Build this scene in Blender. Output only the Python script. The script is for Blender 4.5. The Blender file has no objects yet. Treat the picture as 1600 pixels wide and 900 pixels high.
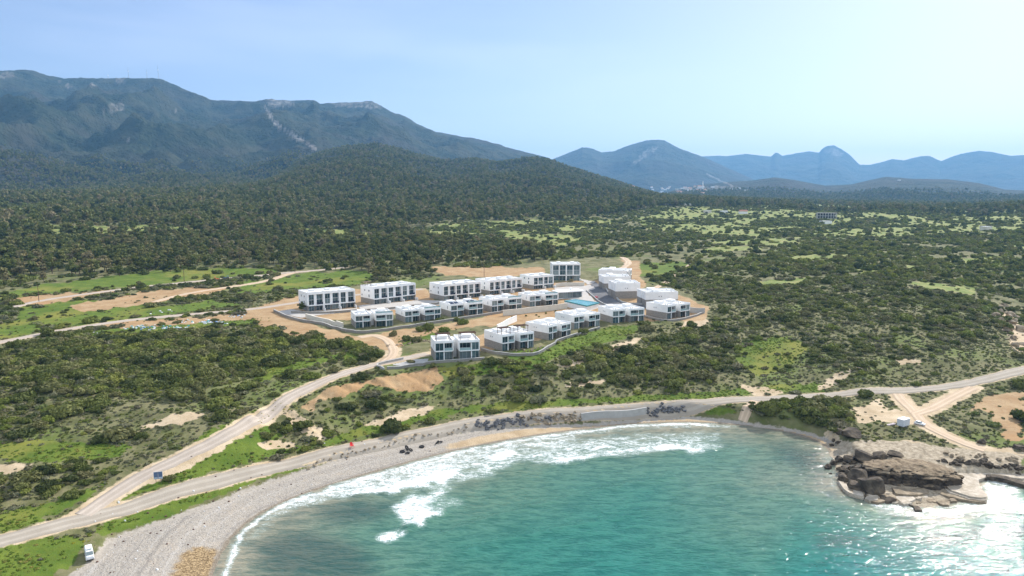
import bpy, bmesh, math, random
import numpy as np
from mathutils import Matrix, Vector
R = math.radians
sc = bpy.context.scene
C = sc.collection
rng = np.random.default_rng(7)
random.seed(7)

# ------------------------------------------------------------------ camera, sky, sun, exposure
F, CAMH, TILT = 1100.0, 70.0, R(7.51)
cam = bpy.data.objects.new('camera', bpy.data.cameras.new('camera'))
C.objects.link(cam)
cam.location = (0, 0, CAMH)
cam.rotation_euler = (R(90) - TILT, 0, 0)
cam.data.sensor_width = 36.0
cam.data.lens = 36.0 * F / 1600.0
cam.data.clip_start = 1.0
cam.data.clip_end = 60000
sc.camera = cam

SUN_AZ, SUN_EL = R(40), R(36)          # azimuth measured from +Y (view direction) towards +X
w = bpy.data.worlds.new('World'); sc.world = w; w.use_nodes = True
nt = w.node_tree; nt.nodes.clear()
sky = nt.nodes.new('ShaderNodeTexSky'); sky.sky_type = 'NISHITA'; sky.sun_disc = False
sky.sun_elevation = SUN_EL; sky.sun_rotation = SUN_AZ
sky.air_density = 1.0; sky.dust_density = 0.7; sky.ozone_density = 3.0; sky.altitude = 70
bg = nt.nodes.new('ShaderNodeBackground'); bg.inputs[1].default_value = 0.08
wo = nt.nodes.new('ShaderNodeOutputWorld')
# thin high cirrus veil: brightens the sky in streaks
tc = nt.nodes.new('ShaderNodeTexCoord')
mp = nt.nodes.new('ShaderNodeMapping'); mp.inputs['Scale'].default_value = (1.6, 1.6, 9.0); mp.inputs['Rotation'].default_value = (R(8), R(10), 0)
nz = nt.nodes.new('ShaderNodeTexNoise'); nz.inputs['Scale'].default_value = 1.4; nz.inputs['Detail'].default_value = 4; nz.inputs['Roughness'].default_value = .5
mr = nt.nodes.new('ShaderNodeMapRange'); mr.inputs[1].default_value = .38; mr.inputs[2].default_value = .72; mr.inputs[3].default_value = 0.05; mr.inputs[4].default_value = .24; mr.interpolation_type = 'SMOOTHSTEP'
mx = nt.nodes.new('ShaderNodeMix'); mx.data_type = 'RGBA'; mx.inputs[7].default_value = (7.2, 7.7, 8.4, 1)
nt.links.new(tc.outputs['Generated'], mp.inputs[0]); nt.links.new(mp.outputs[0], nz.inputs['Vector'])
# added fill: unseen veil behind the camera (-Y) thickened to brighten the shaded facades
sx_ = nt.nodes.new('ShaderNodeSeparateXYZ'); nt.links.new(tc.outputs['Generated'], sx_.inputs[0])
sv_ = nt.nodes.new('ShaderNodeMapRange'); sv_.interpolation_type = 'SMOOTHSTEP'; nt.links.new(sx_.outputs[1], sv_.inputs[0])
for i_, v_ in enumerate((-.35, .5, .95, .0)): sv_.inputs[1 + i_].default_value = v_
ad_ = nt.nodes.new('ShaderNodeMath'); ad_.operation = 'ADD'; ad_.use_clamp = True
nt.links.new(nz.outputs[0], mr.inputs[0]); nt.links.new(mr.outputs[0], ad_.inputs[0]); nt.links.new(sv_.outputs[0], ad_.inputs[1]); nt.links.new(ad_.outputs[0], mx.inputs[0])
tn = nt.nodes.new('ShaderNodeMix'); tn.data_type = 'RGBA'; tn.blend_type = 'MULTIPLY'; tn.inputs[0].default_value = 1; tn.inputs[7].default_value = (1.0, .89, .965, 1)
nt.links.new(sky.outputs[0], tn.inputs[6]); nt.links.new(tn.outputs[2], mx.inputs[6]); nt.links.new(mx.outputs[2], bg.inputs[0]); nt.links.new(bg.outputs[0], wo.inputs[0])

sl = bpy.data.lights.new('sun', 'SUN'); sl.energy = 3.3; sl.angle = R(0.6); sl.color = (1.0, .95, .87)
so = bpy.data.objects.new('sun', sl); C.objects.link(so)
sdir = Vector((math.sin(SUN_AZ) * math.cos(SUN_EL), math.cos(SUN_AZ) * math.cos(SUN_EL), math.sin(SUN_EL)))
so.rotation_euler = sdir.to_track_quat('Z', 'Y').to_euler()
so.location = sdir * 300

sc.view_settings.view_transform = 'Standard'; sc.view_settings.look = 'None'
sc.view_settings.exposure = 1.02; sc.view_settings.gamma = 1; sc.view_settings.use_curve_mapping = False
sc.cycles.use_denoising = True
sc.cycles.max_bounces = 6; sc.cycles.diffuse_bounces = 3; sc.cycles.glossy_bounces = 2; sc.cycles.transmission_bounces = 2
sc.cycles.transparent_max_bounces = 8; sc.cycles.volume_bounces = 0
sc.cycles.sample_clamp_indirect = 6.0

# ------------------------------------------------------------------ projection helpers
cT, sT = math.cos(TILT), math.sin(TILT)
def ray(px, py):
    u = (np.asarray(px, float) - 800) / F; v = (450 - np.asarray(py, float)) / F
    return u, cT + v * sT, -sT + v * cT
def P(px, py, z):                       # photo pixel on the level z -> world x, y
    X, Y, Z = ray(px, py); t = (z - CAMH) / Z
    return X * t, Y * t
def proj(x, y, z):                      # world -> photo pixel
    d = np.asarray(z) - CAMH
    f = np.maximum(y * cT - d * sT, 1e-3); u = y * sT + d * cT
    return 800 + F * x / f, 450 - F * u / f

# ------------------------------------------------------------------ noise
def vnoise(x, y, seed=0):
    xi = np.floor(x).astype(np.int64); yi = np.floor(y).astype(np.int64)
    fx = x - xi; fy = y - yi
    fx = fx * fx * (3 - 2 * fx); fy = fy * fy * (3 - 2 * fy)
    def h(a, b):
        n = (a * 374761393 + b * 668265263 + seed * 974634777) & 0x7fffffff
        n = ((n ^ (n >> 13)) * 1274126177) & 0x7fffffff
        return ((n ^ (n >> 16)) & 0xffff) / 65535.0
    return (h(xi, yi) * (1 - fx) + h(xi + 1, yi) * fx) * (1 - fy) + (h(xi, yi + 1) * (1 - fx) + h(xi + 1, yi + 1) * fx) * fy
def fbm(x, y, oct=4, seed=0, gain=.5):
    a, s, t = 1.0, 0.0, 0.0
    for k in range(oct):
        s = s + a * vnoise(x * 2 ** k + 17.3 * k, y * 2 ** k - 9.1 * k, seed + k); t += a; a *= gain
    return s / t
def ridged(x, y, oct=4, seed=0):
    a, s, t = 1.0, 0.0, 0.0
    for k in range(oct):
        s = s + a * (1 - np.abs(2 * vnoise(x * 2 ** k + 3.7 * k, y * 2 ** k + 8.3 * k, seed + k) - 1)); t += a; a *= .5
    return s / t
def sstep(a, b, x):
    t = np.clip((x - a) / (b - a), 0, 1); return t * t * (3 - 2 * t)

# ------------------------------------------------------------------ polygons and lines
def inside(poly, x, y):
    p = np.asarray(poly, float); r = np.zeros(np.shape(x), bool)
    for i in range(len(p)):
        x0, y0 = p[i]; x1, y1 = p[i - 1]
        if y0 == y1: continue
        r ^= ((y0 > y) != (y1 > y)) & (x < (x1 - x0) * (y - y0) / (y1 - y0) + x0)
    return r
def dist_line(pts, x, y):
    p = np.asarray(pts, float); d = np.full(np.shape(x), 1e9)
    for i in range(len(p) - 1):
        ax, ay = p[i, :2]; bx, by = p[i + 1, :2]
        L = (bx - ax) ** 2 + (by - ay) ** 2 + 1e-9
        t = np.clip(((x - ax) * (bx - ax) + (y - ay) * (by - ay)) / L, 0, 1)
        d = np.minimum(d, (x - ax - t * (bx - ax)) ** 2 + (y - ay - t * (by - ay)) ** 2)
    return np.sqrt(d)
def smooth_line(pts, n=4):
    p = np.asarray(pts, float)
    for _ in range(n):
        q = np.empty((2 * len(p), p.shape[1])); q[0] = p[0]; q[-1] = p[-1]
        q[1:-1:2] = .75 * p[:-1] + .25 * p[1:]; q[2:-1:2] = .25 * p[:-1] + .75 * p[1:]
        p = q
    return p

# coverage maps: where each ground cover lies (photo-sized grid, looked up by terrain position)
GX, GY = np.meshgrid(np.arange(0, 1600, 2) + 1.0, np.arange(260, 900, 1) + .5)
def blur(m, n):
    for ax in (0, 1):
        k = n if ax == 0 else max(1, n)
        pad = [(0, 0), (0, 0)]; pad[ax] = (k, k)
        c = np.cumsum(np.pad(m, pad, mode='edge'), axis=ax)
        m = (np.take(c, range(2 * k, c.shape[ax]), ax) - np.take(c, range(0, c.shape[ax] - 2 * k), ax)) / (2 * k)
    return m
JX, JY = 1 + 1.2 * sstep(480, 700, GY), 1 + .6 * sstep(480, 700, GY)
WX = GX + 15 * JX * (fbm(GX / 15, GY / 8, 4, 5, .62) - .5); WY = GY + 8 * JY * (fbm(GX / 15, GY / 8, 4, 9, .62) - .5)
def raster(polys, soft=2, val=None):
    m = np.zeros(GX.shape)
    for i, p in enumerate(polys):
        m = np.maximum(m, inside(p, WX, WY) * (1.0 if val is None else val[i]))
    return blur(m, soft) if soft else m
def look(m, px, py):
    a = np.clip((px - 1) / 2, 0, m.shape[1] - 1.001); b = np.clip(py - 260.5, 0, m.shape[0] - 1.001)
    i = a.astype(int); j = b.astype(int); fa = a - i; fb = b - j
    return (m[j, i] * (1 - fa) + m[j, i + 1] * fa) * (1 - fb) + (m[j + 1, i] * (1 - fa) + m[j + 1, i + 1] * fa) * fb

GRASS = [
 [(786,555),(800,549),(850,542),(860,546),(842,555),(802,558)], [(868,538),(895,527),(930,515),(935,518),(900,531),(872,542)], [(845,500),(870,496),(880,500),(850,507)],
 [(160,514),(300,502),(425,494),(432,503),(330,513),(210,524),(120,528)], [(480,722),(560,704),(640,688),(735,668),(738,673),(640,694),(560,710),(490,728)], [(900,652),(1008,642),(1010,646),(905,656)], [(1072,636),(1150,638),(1150,650),(1075,645)],
 [(165,787),(240,752),(330,705),(400,670),(420,655),(440,690),(480,700),(560,672),(640,648),(700,640),(700,652),(560,685),(430,712),(330,740),(230,768),(180,788)],
 [(150,825),(200,803),(300,772),(400,737),(480,714),(560,697),(620,690),(560,706),(480,730),(400,754),(300,792),(230,822),(160,838)],
 [(0,852),(60,840),(118,836),(136,852),(120,880),(80,902),(0,902)],
 [(0,800),(60,790),(120,772),(165,752),(150,772),(95,800),(0,838)],
 [(0,462),(60,446),(150,437),(200,428),(300,421),(430,419),(440,425),(330,436),(200,449),(100,457),(0,468)],
 [(30,482),(90,466),(180,472),(260,480),(330,468),(385,478),(250,494),(130,510),(30,504)],
 [(0,505),(40,500),(70,516),(0,532)],
 [(845,548),(900,524),(960,509),(1005,510),(975,530),(905,547),(830,578),(700,592),(690,574),(780,564)],
 [(1165,532),(1240,525),(1262,545),(1235,570),(1190,590),(1150,565)],
 [(985,412),(1080,411),(1090,420),(1020,433),(965,430)],
 [(395,605),(440,585),(520,565),(592,557),(602,548),(575,543),(500,558),(430,570),(400,590)],
 [(620,656),(800,640),(1000,627),(1200,616),(1300,611),(1280,598),(1100,613),(900,624),(760,632),(640,645)],
 [(570,534),(650,519),(700,508),(720,512),(640,540)],
 [(380,440),(480,428),(560,424),(600,430),(560,445),(440,455),(370,462)],
 [(0,690),(100,690),(210,697),(190,712),(80,724),(0,722)],
 [(300,690),(400,640),(420,655),(350,700)],
]
FIELD = [
 [(1230,400),(1330,397),(1340,405),(1240,409)], [(1100,388),(1180,384),(1190,391),(1105,395)], [(1340,420),(1430,415),(1440,423),(1350,429)], [(1480,405),(1570,401),(1575,409),(1490,413)], [(1180,440),(1260,435),(1268,442),(1190,447)],
 [(470,358),(540,360),(600,368),(610,374),(540,376),(470,366)], [(640,362),(700,350),(770,345),(960,344),(965,356),(880,362),(760,366),(680,370)],
 [(790,364),(910,370),(905,378),(785,374)], [(60,350),(170,355),(240,366),(180,372),(80,366)], [(200,352),(330,356),(310,364),(200,362)],
 [(700,372),(900,380),(870,386),(700,378)], [(1120,374),(1260,374),(1250,382),(1110,382)],
 [(1070,322),(1600,318),(1600,358),(1400,372),(1200,372),(1010,360),(1000,342)], [(1380,388),(1450,392),(1440,402),(1390,398)], [(1540,384),(1600,382),(1600,391),(1540,390)],
 [(1420,438),(1530,450),(1520,462),(1430,447)], [(0,326),(60,326),(80,333),(0,335)],
]
DIRT = [
 [(395,500),(440,493),(500,510),(560,526),(640,519),(720,504),(790,491),(815,499),(760,509),(700,516),(660,527),(640,534),(612,548),(560,538),(480,527),(420,514)],
 [(380,487),(440,470),(470,462),(560,452),(665,450),(690,480),(560,500),(455,500)],
 [(110,478),(180,466),(230,455),(300,450),(360,451),(330,460),(290,466),(230,476),(130,488)],
 [(900,445),(940,436),(985,412),(960,405),(1000,408),(1000,430),(1010,445),(1005,470),(960,478)],
 [(675,418),(850,418),(855,432),(700,433)],
 [(10,470),(60,462),(230,450),(150,462),(60,478)],
 [(1512,645),(1545,617),(1600,613),(1600,692),(1578,690),(1560,660),(1535,640)],
 [(700,470),(886,440),(950,440),(1000,470),(1060,460),(1110,482),(1100,502),(1000,502),(890,500),(760,512),(780,495),(700,492)],
 [(600,520),(650,512),(660,526),(620,536)],
 [(395,500),(470,505),(470,530),(410,515)],
 [(670,546),(780,515),(850,528),(760,548),(700,556)], [(150,507),(230,500),(330,496),(420,484),(425,497),(300,506),(190,513)],
 [(468,640),(500,614),(540,601),(600,589),(640,584),(686,573),(693,592),(682,612),(640,614),(604,607),(575,600),(560,612),(532,622),(505,626),(482,645)],
]
SAND = [ [(438,642),(455,630),(468,652),(500,668),(516,685),(498,688),(468,672),(448,656)], [(60,822),(165,784),(172,789),(260,769),(310,759),(312,764),(230,789),(150,816),(60,838)],
 [(1290,672),(1320,690),(1340,700),(1378,690),(1420,688),(1500,704),(1560,698),(1600,704),(1600,727),(1500,728),(1440,716),(1380,706),(1335,712),(1300,700)], [(1395,640),(1440,640),(1450,660),(1400,668)],
 [(1275,606),(1300,588),(1340,571),(1352,574),(1312,592),(1300,606)], [(1400,563),(1440,560),(1436,568),(1405,569)], [(240,760),(330,712),(420,650),(410,640),(320,702),(230,752)],
 [(560,668),(640,640),(680,632),(670,646),(600,664)], [(880,600),(960,590),(940,600),(880,606)], [(1150,600),(1230,612),(1180,622)],
 [(1330,640),(1380,625),(1400,660),(1340,660)], [(860,575),(940,545),(1010,525),(1000,535),(900,572)], [(400,690),(460,690),(470,700),(410,705)],
 [(210,670),(290,645),(330,650),(250,668)], [(1566,478),(1590,500),(1600,518),(1600,560),(1584,545),(1570,515)],[(0,726),(50,726),(40,742),(0,742)],
 [(1070,500),(1100,495),(1110,505),(1060,520)],
]
m_grass, m_field, m_dirt, m_sand = raster(GRASS), raster(FIELD, 1), raster(DIRT), raster(SAND)
SLABZONE = [[(1295,690),(1420,690),(1600,712),(1600,790),(1440,815),(1295,775)]]
m_rock = raster(SLABZONE, 3)
m_scarp = raster([DIRT[-1], SAND[0], [(390,650),(425,625),(430,640),(400,665)]], 3)
# bare mountain rock and the firebreak cut, on the far slopes
FX, FY = np.meshgrid(np.arange(0, 1600, 1) + .5, np.arange(90, 340, 1) + .5)
def rasterf(polys):
    m = np.zeros(FX.shape)
    X = FX + 4 * (fbm(FX / 5, FY / 4, 3, 3) - .5); Y = FY + 4 * (fbm(FX / 5, FY / 4, 3, 8) - .5)
    for p in polys: m = np.maximum(m, inside(p, X, Y))
    return m * (.25 + .55 * sstep(.42, .62, fbm(FX / 2.6, FY / 2.0, 3, 44)))
LIME = [[(0,112),(22,112),(24,121),(0,122)],[(90,124),(97,124),(97,130),(90,130)],[(182,121),(195,121),(196,131),(182,131)],[(160,165),(192,160),(195,174),(160,172)],
        [(415,154),(460,156),(462,168),(420,166)],[(520,160),(592,158),(600,170),(560,168),(525,167)],[(104,132),(112,132),(112,137),(104,137)],[(142,131),(150,131),(150,135),(142,135)],
        [(1012,232),(1030,228),(1022,240),(990,258),(984,258)],[(1286,236),(1300,229),(1318,240),(1310,246)],[(80,312),(96,306),(98,314),(82,322)],
        [(765,278),(772,278),(772,283),(765,283)],[(1085,292),(1150,290),(1160,296),(1090,299)],[(272,172),(277,172),(277,176),(272,176)],[(195,215),(203,215),(203,219),(195,219)]]
m_lime = rasterf(LIME)
fb = dist_line([(415,168),(428,190),(440,201),(455,210),(470,218),(492,232)], FX, FY)
m_lime = np.maximum(m_lime, (fb < 1.6 + .8 * fbm(FX / 4, FY / 4, 2, 2)))
m_lime = np.maximum(m_lime, (dist_line([(1105,272),(1125,282),(1145,290)], FX, FY) < 1.1) * .8)
def lookf(px, py):
    i = np.clip(px, 0, 1599).astype(int); j = np.clip(py - 90, 0, 249).astype(int)
    return np.where((px > 0) & (px < 1600) & (py > 90) & (py < 340), m_lime[j, i], 0)

# ------------------------------------------------------------------ terrain
SHORE = [(200,1150),(270,1020),(315,940),(335,900),(345,870),(365,838),(400,807),(450,782),(520,757),(600,734),(680,712),(760,694),(850,679),(930,669),(1000,662),(1070,660),(1140,663),
         (1200,670),(1250,680),(1288,695),(1300,715),(1308,740),(1306,762),(1335,772),(1400,780),(1440,797),(1500,780),(1542,784),(1532,748),(1560,741),(1600,757),(1700,770),(1900,740),(2400,690)]
shore = np.array([P(a, b, 0) for a, b in SHORE]); shore = smooth_line(shore, 2)
seapoly = np.vstack([shore, [[3000, 40], [3000, -3000], [-3000, -3000], [-300, -200]]])
EDGE = [(-60,1000),(60,925),(100,903),(125,885),(150,868),(165,842),(250,815),(330,785),(400,757),(470,735),(540,713),(600,699),(680,682),(740,670),(810,663),(910,658),(1010,649),(1070,646),
        (1150,652),(1165,655),(1230,663),(1285,676),(1310,690),(1330,705),(1420,740),(1500,735),(1600,735),(1800,725),(2400,680)]
edge = np.array([P(a, b, 1.5) for a, b in EDGE]); edge = smooth_line(edge, 2)
edgepoly = np.vstack([edge, [[3000, 60], [3000, -3000], [-3000, -3000], [-400, -200]]])
COAST = [(-300,915,5),(-120,877,4.9),(0,845,4.6),(60,830,4.4),(110,815,4.2),(150,807,4.0),(230,784,3.6),(330,756,3.2),(380,743,3.1),(430,729,3.0),(500,711,3.0),(550,699,3.0),(640,680,3.0),(720,662,3.1),(800,651.5,3.3),(900,643,3.6),
         (1000,635.5,3.9),(1100,630,4.1),(1200,624,4.5),(1300,618,5),(1400,612,6),(1480,605,7),(1540,594,8),(1600,579,9),(1680,560,10),(1900,520,11)]
TRACK = [(130,806,4.1),(160,784,4.5),(195,760,5.3),(240,734,6.6),(300,706,8),(360,676,9.5),(400,650,10.5),(440,625,11.5),(480,606,12.2),(520,590,12.8),(560,577,13.2),(600,567,13.6),(640,559,13.8),(668,553,14)]
SPUR = [(598,567,13.6),(616,555,13.9),(613,541,14.2),(604,531,14.4),(585,524,14.5),(560,529,14.3)]
WEST = [(-200,560,14),(-60,546,14),(0,535,14),(100,515,14.5),(200,500,15),(300,491,15.5),(400,483,16),(455,474,16.3),(560,460,16.5),(660,452,17)]
FARM = [(20,480,16.5),(60,470,17),(130,460,17.5),(230,447,18),(330,437,18.5),(420,430,19),(480,424,19.5),(540,418,20)]
LINK = [(240,470,17),(290,457,17.5),(360,447,18),(420,438,18.5),(450,428,19),(480,424,19.5)]
PADP = [(1400,614,5.8),(1410,628,5.3),(1428,644,5),(1440,660,4.8),(1470,676,4.5),(1510,692,4),(1540,700,3.8)]
PADQ = [(1520,606,7),(1490,622,5.8),(1455,640,5.1),(1428,648,5)]
RAMP = [(1180,628,4.4),(1170,640,3.4),(1160,654,1.6)]
HILLP = [(972,406,20),(985,412,20),(968,422,19.5),(950,432,19)]
EASTP = [(1085,412,20),(1040,440,19.5),(1022,452,19),(1018,468,18.5)]
CP = [
 (0,780,6),(0,700,9),(0,620,12),(100,650,11),(200,640,11),(300,620,12),(400,590,12.8),(100,560,13.5),(300,540,14.2),(-300,700,9),(-300,600,13),(100,720,8),(200,690,8.6),(-200,480,17),
 (0,462,17.5),(300,437,18.5),(200,425,20),(0,425,21),(430,420,21),(600,420,21),(0,400,24),(200,390,26),(400,390,25),(600,395,24),(750,415,20),(860,400,22),(1000,395,23),
 (0,360,37),(200,350,40),(400,345,40),(600,362,30),(800,365,29),(950,350,33),
 (540,600,12.6),(600,582,13.4),(690,566,14.2),(560,640,6.5),(640,632,6.2),(700,622,6.6),(800,625,6.0),(480,665,6.6),(430,700,4.6),(420,660,7.5),(520,672,5.2),(760,600,8.5),(760,575,13),(850,552,14),(900,600,7.5),
 (1000,520,15.8),(900,535,14.5),(1000,560,11),(1000,600,7),(1100,600,7),(1100,560,10),(1100,500,16.5),(1200,580,7.2),(1200,520,14),(1200,470,19),(1300,440,21.5),(1300,500,16.5),(1400,430,22),(1400,500,17),(1500,450,21),
 (1300,590,7.2),(1350,572,10.5),(1400,575,8.5),(1450,560,10.5),(1550,560,11),(1560,485,17),(1600,540,10.5),(1590,500,11),(1640,470,12),(1600,440,17),(1600,425,20),(1500,520,14),
 (1410,655,4.9),(1500,640,5.4),(1600,640,5.4),(1600,690,4),(1450,690,3.8),(1350,680,3.4),(1320,660,4.2),(1250,645,4.6),(1200,640,4.6),(1700,640,5.5),
 (1000,425,19.5),(1050,420,20),(1100,440,20),(1200,400,24),(1400,390,26),(1600,390,26),(1100,370,28),(1300,350,33),(1500,340,36),(1600,330,40),(1300,335,38),(1100,340,37),
 (460,487,16.2),(555,480,16.4),(650,468,16.8),(750,464,17),(860,450,17.6),(906,438,18.4),(560,515,14.8),(690,499,15.2),(810,484,16),(880,475,16.6),(950,472,17),(990,466,18),(1058,470,18),(785,503,14.9),(850,494,15.2),(700,520,14.6),(930,505,15.6),(1040,500,16.8),
 (1000,440,19.2),(-600,640,12),(-600,420,22),(-600,345,45),(2200,600,8),(2200,420,22),(-500,800,6),
]
for L in (COAST, TRACK, WEST, FARM): CP += [p for p in L if -350 < p[0] < 2000]
CP = np.array(CP, float)
# farther points, given by distance
FP = np.array([(100,325,1170),(300,308,1350),(420,296,1450),(560,290,1500),(700,298,1450),(850,306,1350),(980,313,1300),(0,334,1050),(-300,325,1200),(-700,320,1300),(1100,325,1250),(1250,327,1250),(1400,326,1250),(1600,322,1400),(2200,322,1400)], float)
fX, fY, fZ = ray(FP[:, 0], FP[:, 1]); fh = np.hypot(fX, fY)
cx, cy = P(CP[:, 0], CP[:, 1], CP[:, 2])
cx = np.concatenate([cx, fX / fh * FP[:, 2]]); cy = np.concatenate([cy, fY / fh * FP[:, 2]]); cz = np.concatenate([CP[:, 2], CAMH + fZ / fh * FP[:, 2]])
def uv(x, y):
    return np.arctan2(x, y) * 1.6, np.log(np.hypot(x, y))
cu, cv = uv(cx, cy)
def ker(d2): return np.sqrt(d2 + .02 ** 2)
A = ker((cu[:, None] - cu) ** 2 + (cv[:, None] - cv) ** 2) - np.eye(len(cu)) * .012
n = len(cu)
M = np.zeros((n + 3, n + 3)); M[:n, :n] = A; M[:n, n] = 1; M[:n, n + 1] = cu; M[:n, n + 2] = cv; M[n:, :n] = M[:n, n:].T
wts = np.linalg.solve(M, np.concatenate([cz, np.zeros(3)]))
def rbf(x, y):
    r = np.hypot(x, y); k = np.clip(r, 95, 1500) / np.maximum(r, 1e-6)
    u, v = uv(x * k, y * k); out = np.empty(u.shape)
    for i in range(0, len(u), 60000):
        s = slice(i, i + 60000)
        out[s] = ker((u[s, None] - cu) ** 2 + (v[s, None] - cv) ** 2) @ wts[:n] + wts[n] + wts[n + 1] * u[s] + wts[n + 2] * v[s]
    return out

def ridge(pts, D, foot):
    p = np.array(pts, float); X, Y, Z = ray(p[:, 0], p[:, 1]); h = np.hypot(X, Y)
    return np.arctan2(X, Y), CAMH + Z / h * D, D, foot
RIDGES = [
 ridge([(-900,200),(-500,150),(-200,118),(0,110),(50,110),(72,118),(100,122),(140,121),(175,122),(215,122),(250,122),(270,130),(300,143),(330,155),(365,157),(400,157),(415,154),(455,156),(490,155),(500,161),(540,160),(580,158),(600,168),
        (615,176),(632,180),(650,192),(680,205),(720,213),(760,220),(800,232),(850,244),(900,262),(960,290),(1020,310)], 4700, 1900),
 ridge([(330,314),(380,296),(420,282),(450,264),(472,251),(500,240),(540,231),(585,226),(615,232),(640,240),(690,253),(715,252),(740,250),(780,256),(805,251),(830,248),(850,250),(870,256),(900,266),(960,285),(1000,298),(1040,310),(1080,322)], 2350, 1250),
 ridge([(-300,280),(-100,290),(60,292),(130,276),(180,258),(215,240),(250,231),(285,238),(310,243),(345,247),(400,268),(440,292),(470,306)], 3300, 1700),
 ridge([(790,300),(830,275),(860,250),(890,238),(910,230),(925,232),(940,238),(960,236),(985,226),(1010,219),(1028,218),(1038,219),(1050,226),(1065,233),(1090,242),(1110,250),(1150,268),(1200,290),(1240,304)], 7600, 5200),
 ridge([(800,250),(1060,246),(1105,243),(1140,243),(1165,240),(1185,242),(1205,244),(1212,238),(1216,238),(1222,243),(1240,240),(1262,236),(1280,238),(1285,231),(1293,227),(1303,226),(1312,231),(1322,237),(1333,246),(1343,257),(1360,257),(1380,252),
        (1395,248),(1412,250),(1440,243),(1452,243),(1470,251),(1500,240),(1530,235),(1550,237),(1580,243),(1600,242),(1640,238),(1750,250),(2000,270)], 11000, 8200),
 ridge([(960,312),(1040,300),(1090,289),(1140,284),(1175,282),(1210,277),(1240,281),(1290,290),(1330,288),(1360,281),(1385,276),(1420,279),(1480,280),(1530,286),(1570,296),(1650,300),(1800,306)], 4300, 2500),
]
NOISE_AMP = [.25, .17, .20, .16, .14, .16]
PADS = []                                 # (cx, cy, ux, uy, halfL, halfD, z) filled by the building list
def terrain(x, y, detail=True):
    r = np.hypot(x, y); az = np.arctan2(x, y)
    z = rbf(x, y)
    near = r < 700
    if near.any():
        xn, yn = x[near], y[near]; zn = z[near]
        ds = dist_line(shore, xn, yn); s = np.where(inside(seapoly, xn, yn), -ds, ds)
        de = dist_line(edge, xn, yn); e = np.where(inside(edgepoly, xn, yn), -de, de)
        zb = np.where(s > 0, np.minimum(.12 * s, 1.5), np.maximum(.06 * s, -5))
        cap = zb + np.clip(e + .6, 0, 99) * .9
        zn = np.where(s < 0, zb, np.maximum(np.minimum(zn, cap), zb))
        for (px_, py_, ux, uy, hl, hd, pz) in PADS:
            a = np.abs((xn - px_) * ux + (yn - py_) * uy) - hl; b = np.abs(-(xn - px_) * uy + (yn - py_) * ux) - hd
            k = 1 - sstep(1.0, 6.0, np.maximum(a, b)); zn = zn * (1 - k) + pz * k
        z[near] = zn
    which = np.full(x.shape, -1)
    z0 = z.copy()
    for i, (ra, rz, D, foot) in enumerate(RIDGES):
        zr = np.interp(az, ra, rz, left=-200, right=-200)
        base = z0
        t = (r - foot) / (D - foot)
        sh = np.where(t < 1, np.clip(t, 0, 1) ** 1.25, np.clip(1 - (t - 1) * 1.1, -1, 1))
        hgt = (zr - base) * sh
        env = np.clip(4 * t * (1 - t), 0, 1) ** .8
        sc_ = D * (.075 if i in (1, 2, 5) else .10)
        nn = ridged(x / sc_, y / sc_, 5, 20 + i) - .62
        zz = base + hgt + (zr - base) * NOISE_AMP[i] * 2 * env * nn
        zz += (zr - base) * .022 * (fbm(x / (D * .007), y / (D * .007), 4, 40 + i, .6) - .5) * np.clip(t, 0, 1)
        zz = np.where((t > 0) & (zr > base), zz, -1e3)
        up = zz > z; which = np.where(up, i, which); z = np.maximum(z, zz)
    if detail:
        px, py = proj(x, y, z)
        soft = 1 - np.clip(look(m_grass, px, py) * .8 + look(m_dirt, px, py) + look(m_sand, px, py) * .4, 0, 1)
        amp = np.where(z > 2.6, np.clip((z - 2.6) / 2, 0, 1), 0) * soft
        k = amp * np.where(r < 1200, 1, 0)
        for pad in PADS:
            hl, hd = pad[4], pad[5]
            k = np.where(np.hypot(x - pad[0], y - pad[1]) < max(hl, hd) * 1.5 + 3, 0, k)
        for ln in ROADLINES:
            sub = (r < 560)
            d = np.full(x.shape, 99.0); d[sub] = dist_line(ln, x[sub], y[sub]); k = k * sstep(2.5, 8, d)
        z = z + k * (2.2 * (fbm(x / 16, y / 16, 3, 60) - .5) + .8 * (fbm(x / 5, y / 5, 2, 70) - .5))
        sk = look(m_scarp, px, py) * (r < 320)
        gl = ridged(x / 5.5 + .35 * y, y / 9, 4, 140); z = z + sk * (1.7 * (gl - .55) + .8 * (fbm(x / 2.5, y / 2.5, 3, 141) - .5))
        bz = (z > -.4) & (z < 3.2) & (r < 330)
        z = z + np.where(bz, .12 * (fbm(x / 2.2, y / 2.2, 3, 80) - .5), 0)
    return z, which
ROADLINES = []
def T1(x, y, detail=True):
    return float(terrain(np.array([float(x)]), np.array([float(y)]), detail)[0][0])
for L, wd in ((COAST, 0), (TRACK, 0), (WEST, 0), (FARM, 0), (SPUR, 0), (LINK, 0), (PADP, 0), (PADQ, 0)):
    q = np.array([P(*p) for p in L]); ROADLINES.append(smooth_line(q, 2))
def G(px, py, it=12):                      # photo pixel on the terrain -> world x, y, z
    z = 10.0
    for _ in range(it):
        x, y = P(px, py, z); zn = T1(x, y); z = .5 * z + .5 * min(zn, 60)
    x, y = P(px, py, z); return float(x), float(y), T1(x, y)

RM = np.exp(np.arange(math.log(90), math.log(12500), .004))
def GM(px, py):                             # first point of the terrain along the sight line
    X_, Y_, Z_ = ray(px, py); h = math.hypot(X_, Y_); x = X_ / h * RM; y = Y_ / h * RM
    z = terrain(x, y)[0]; hit = np.nonzero(z >= CAMH + Z_ / h * RM)[0]
    i = int(hit[0]) if len(hit) else len(RM) - 1
    return float(x[i]), float(y[i]), float(z[i])

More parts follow.
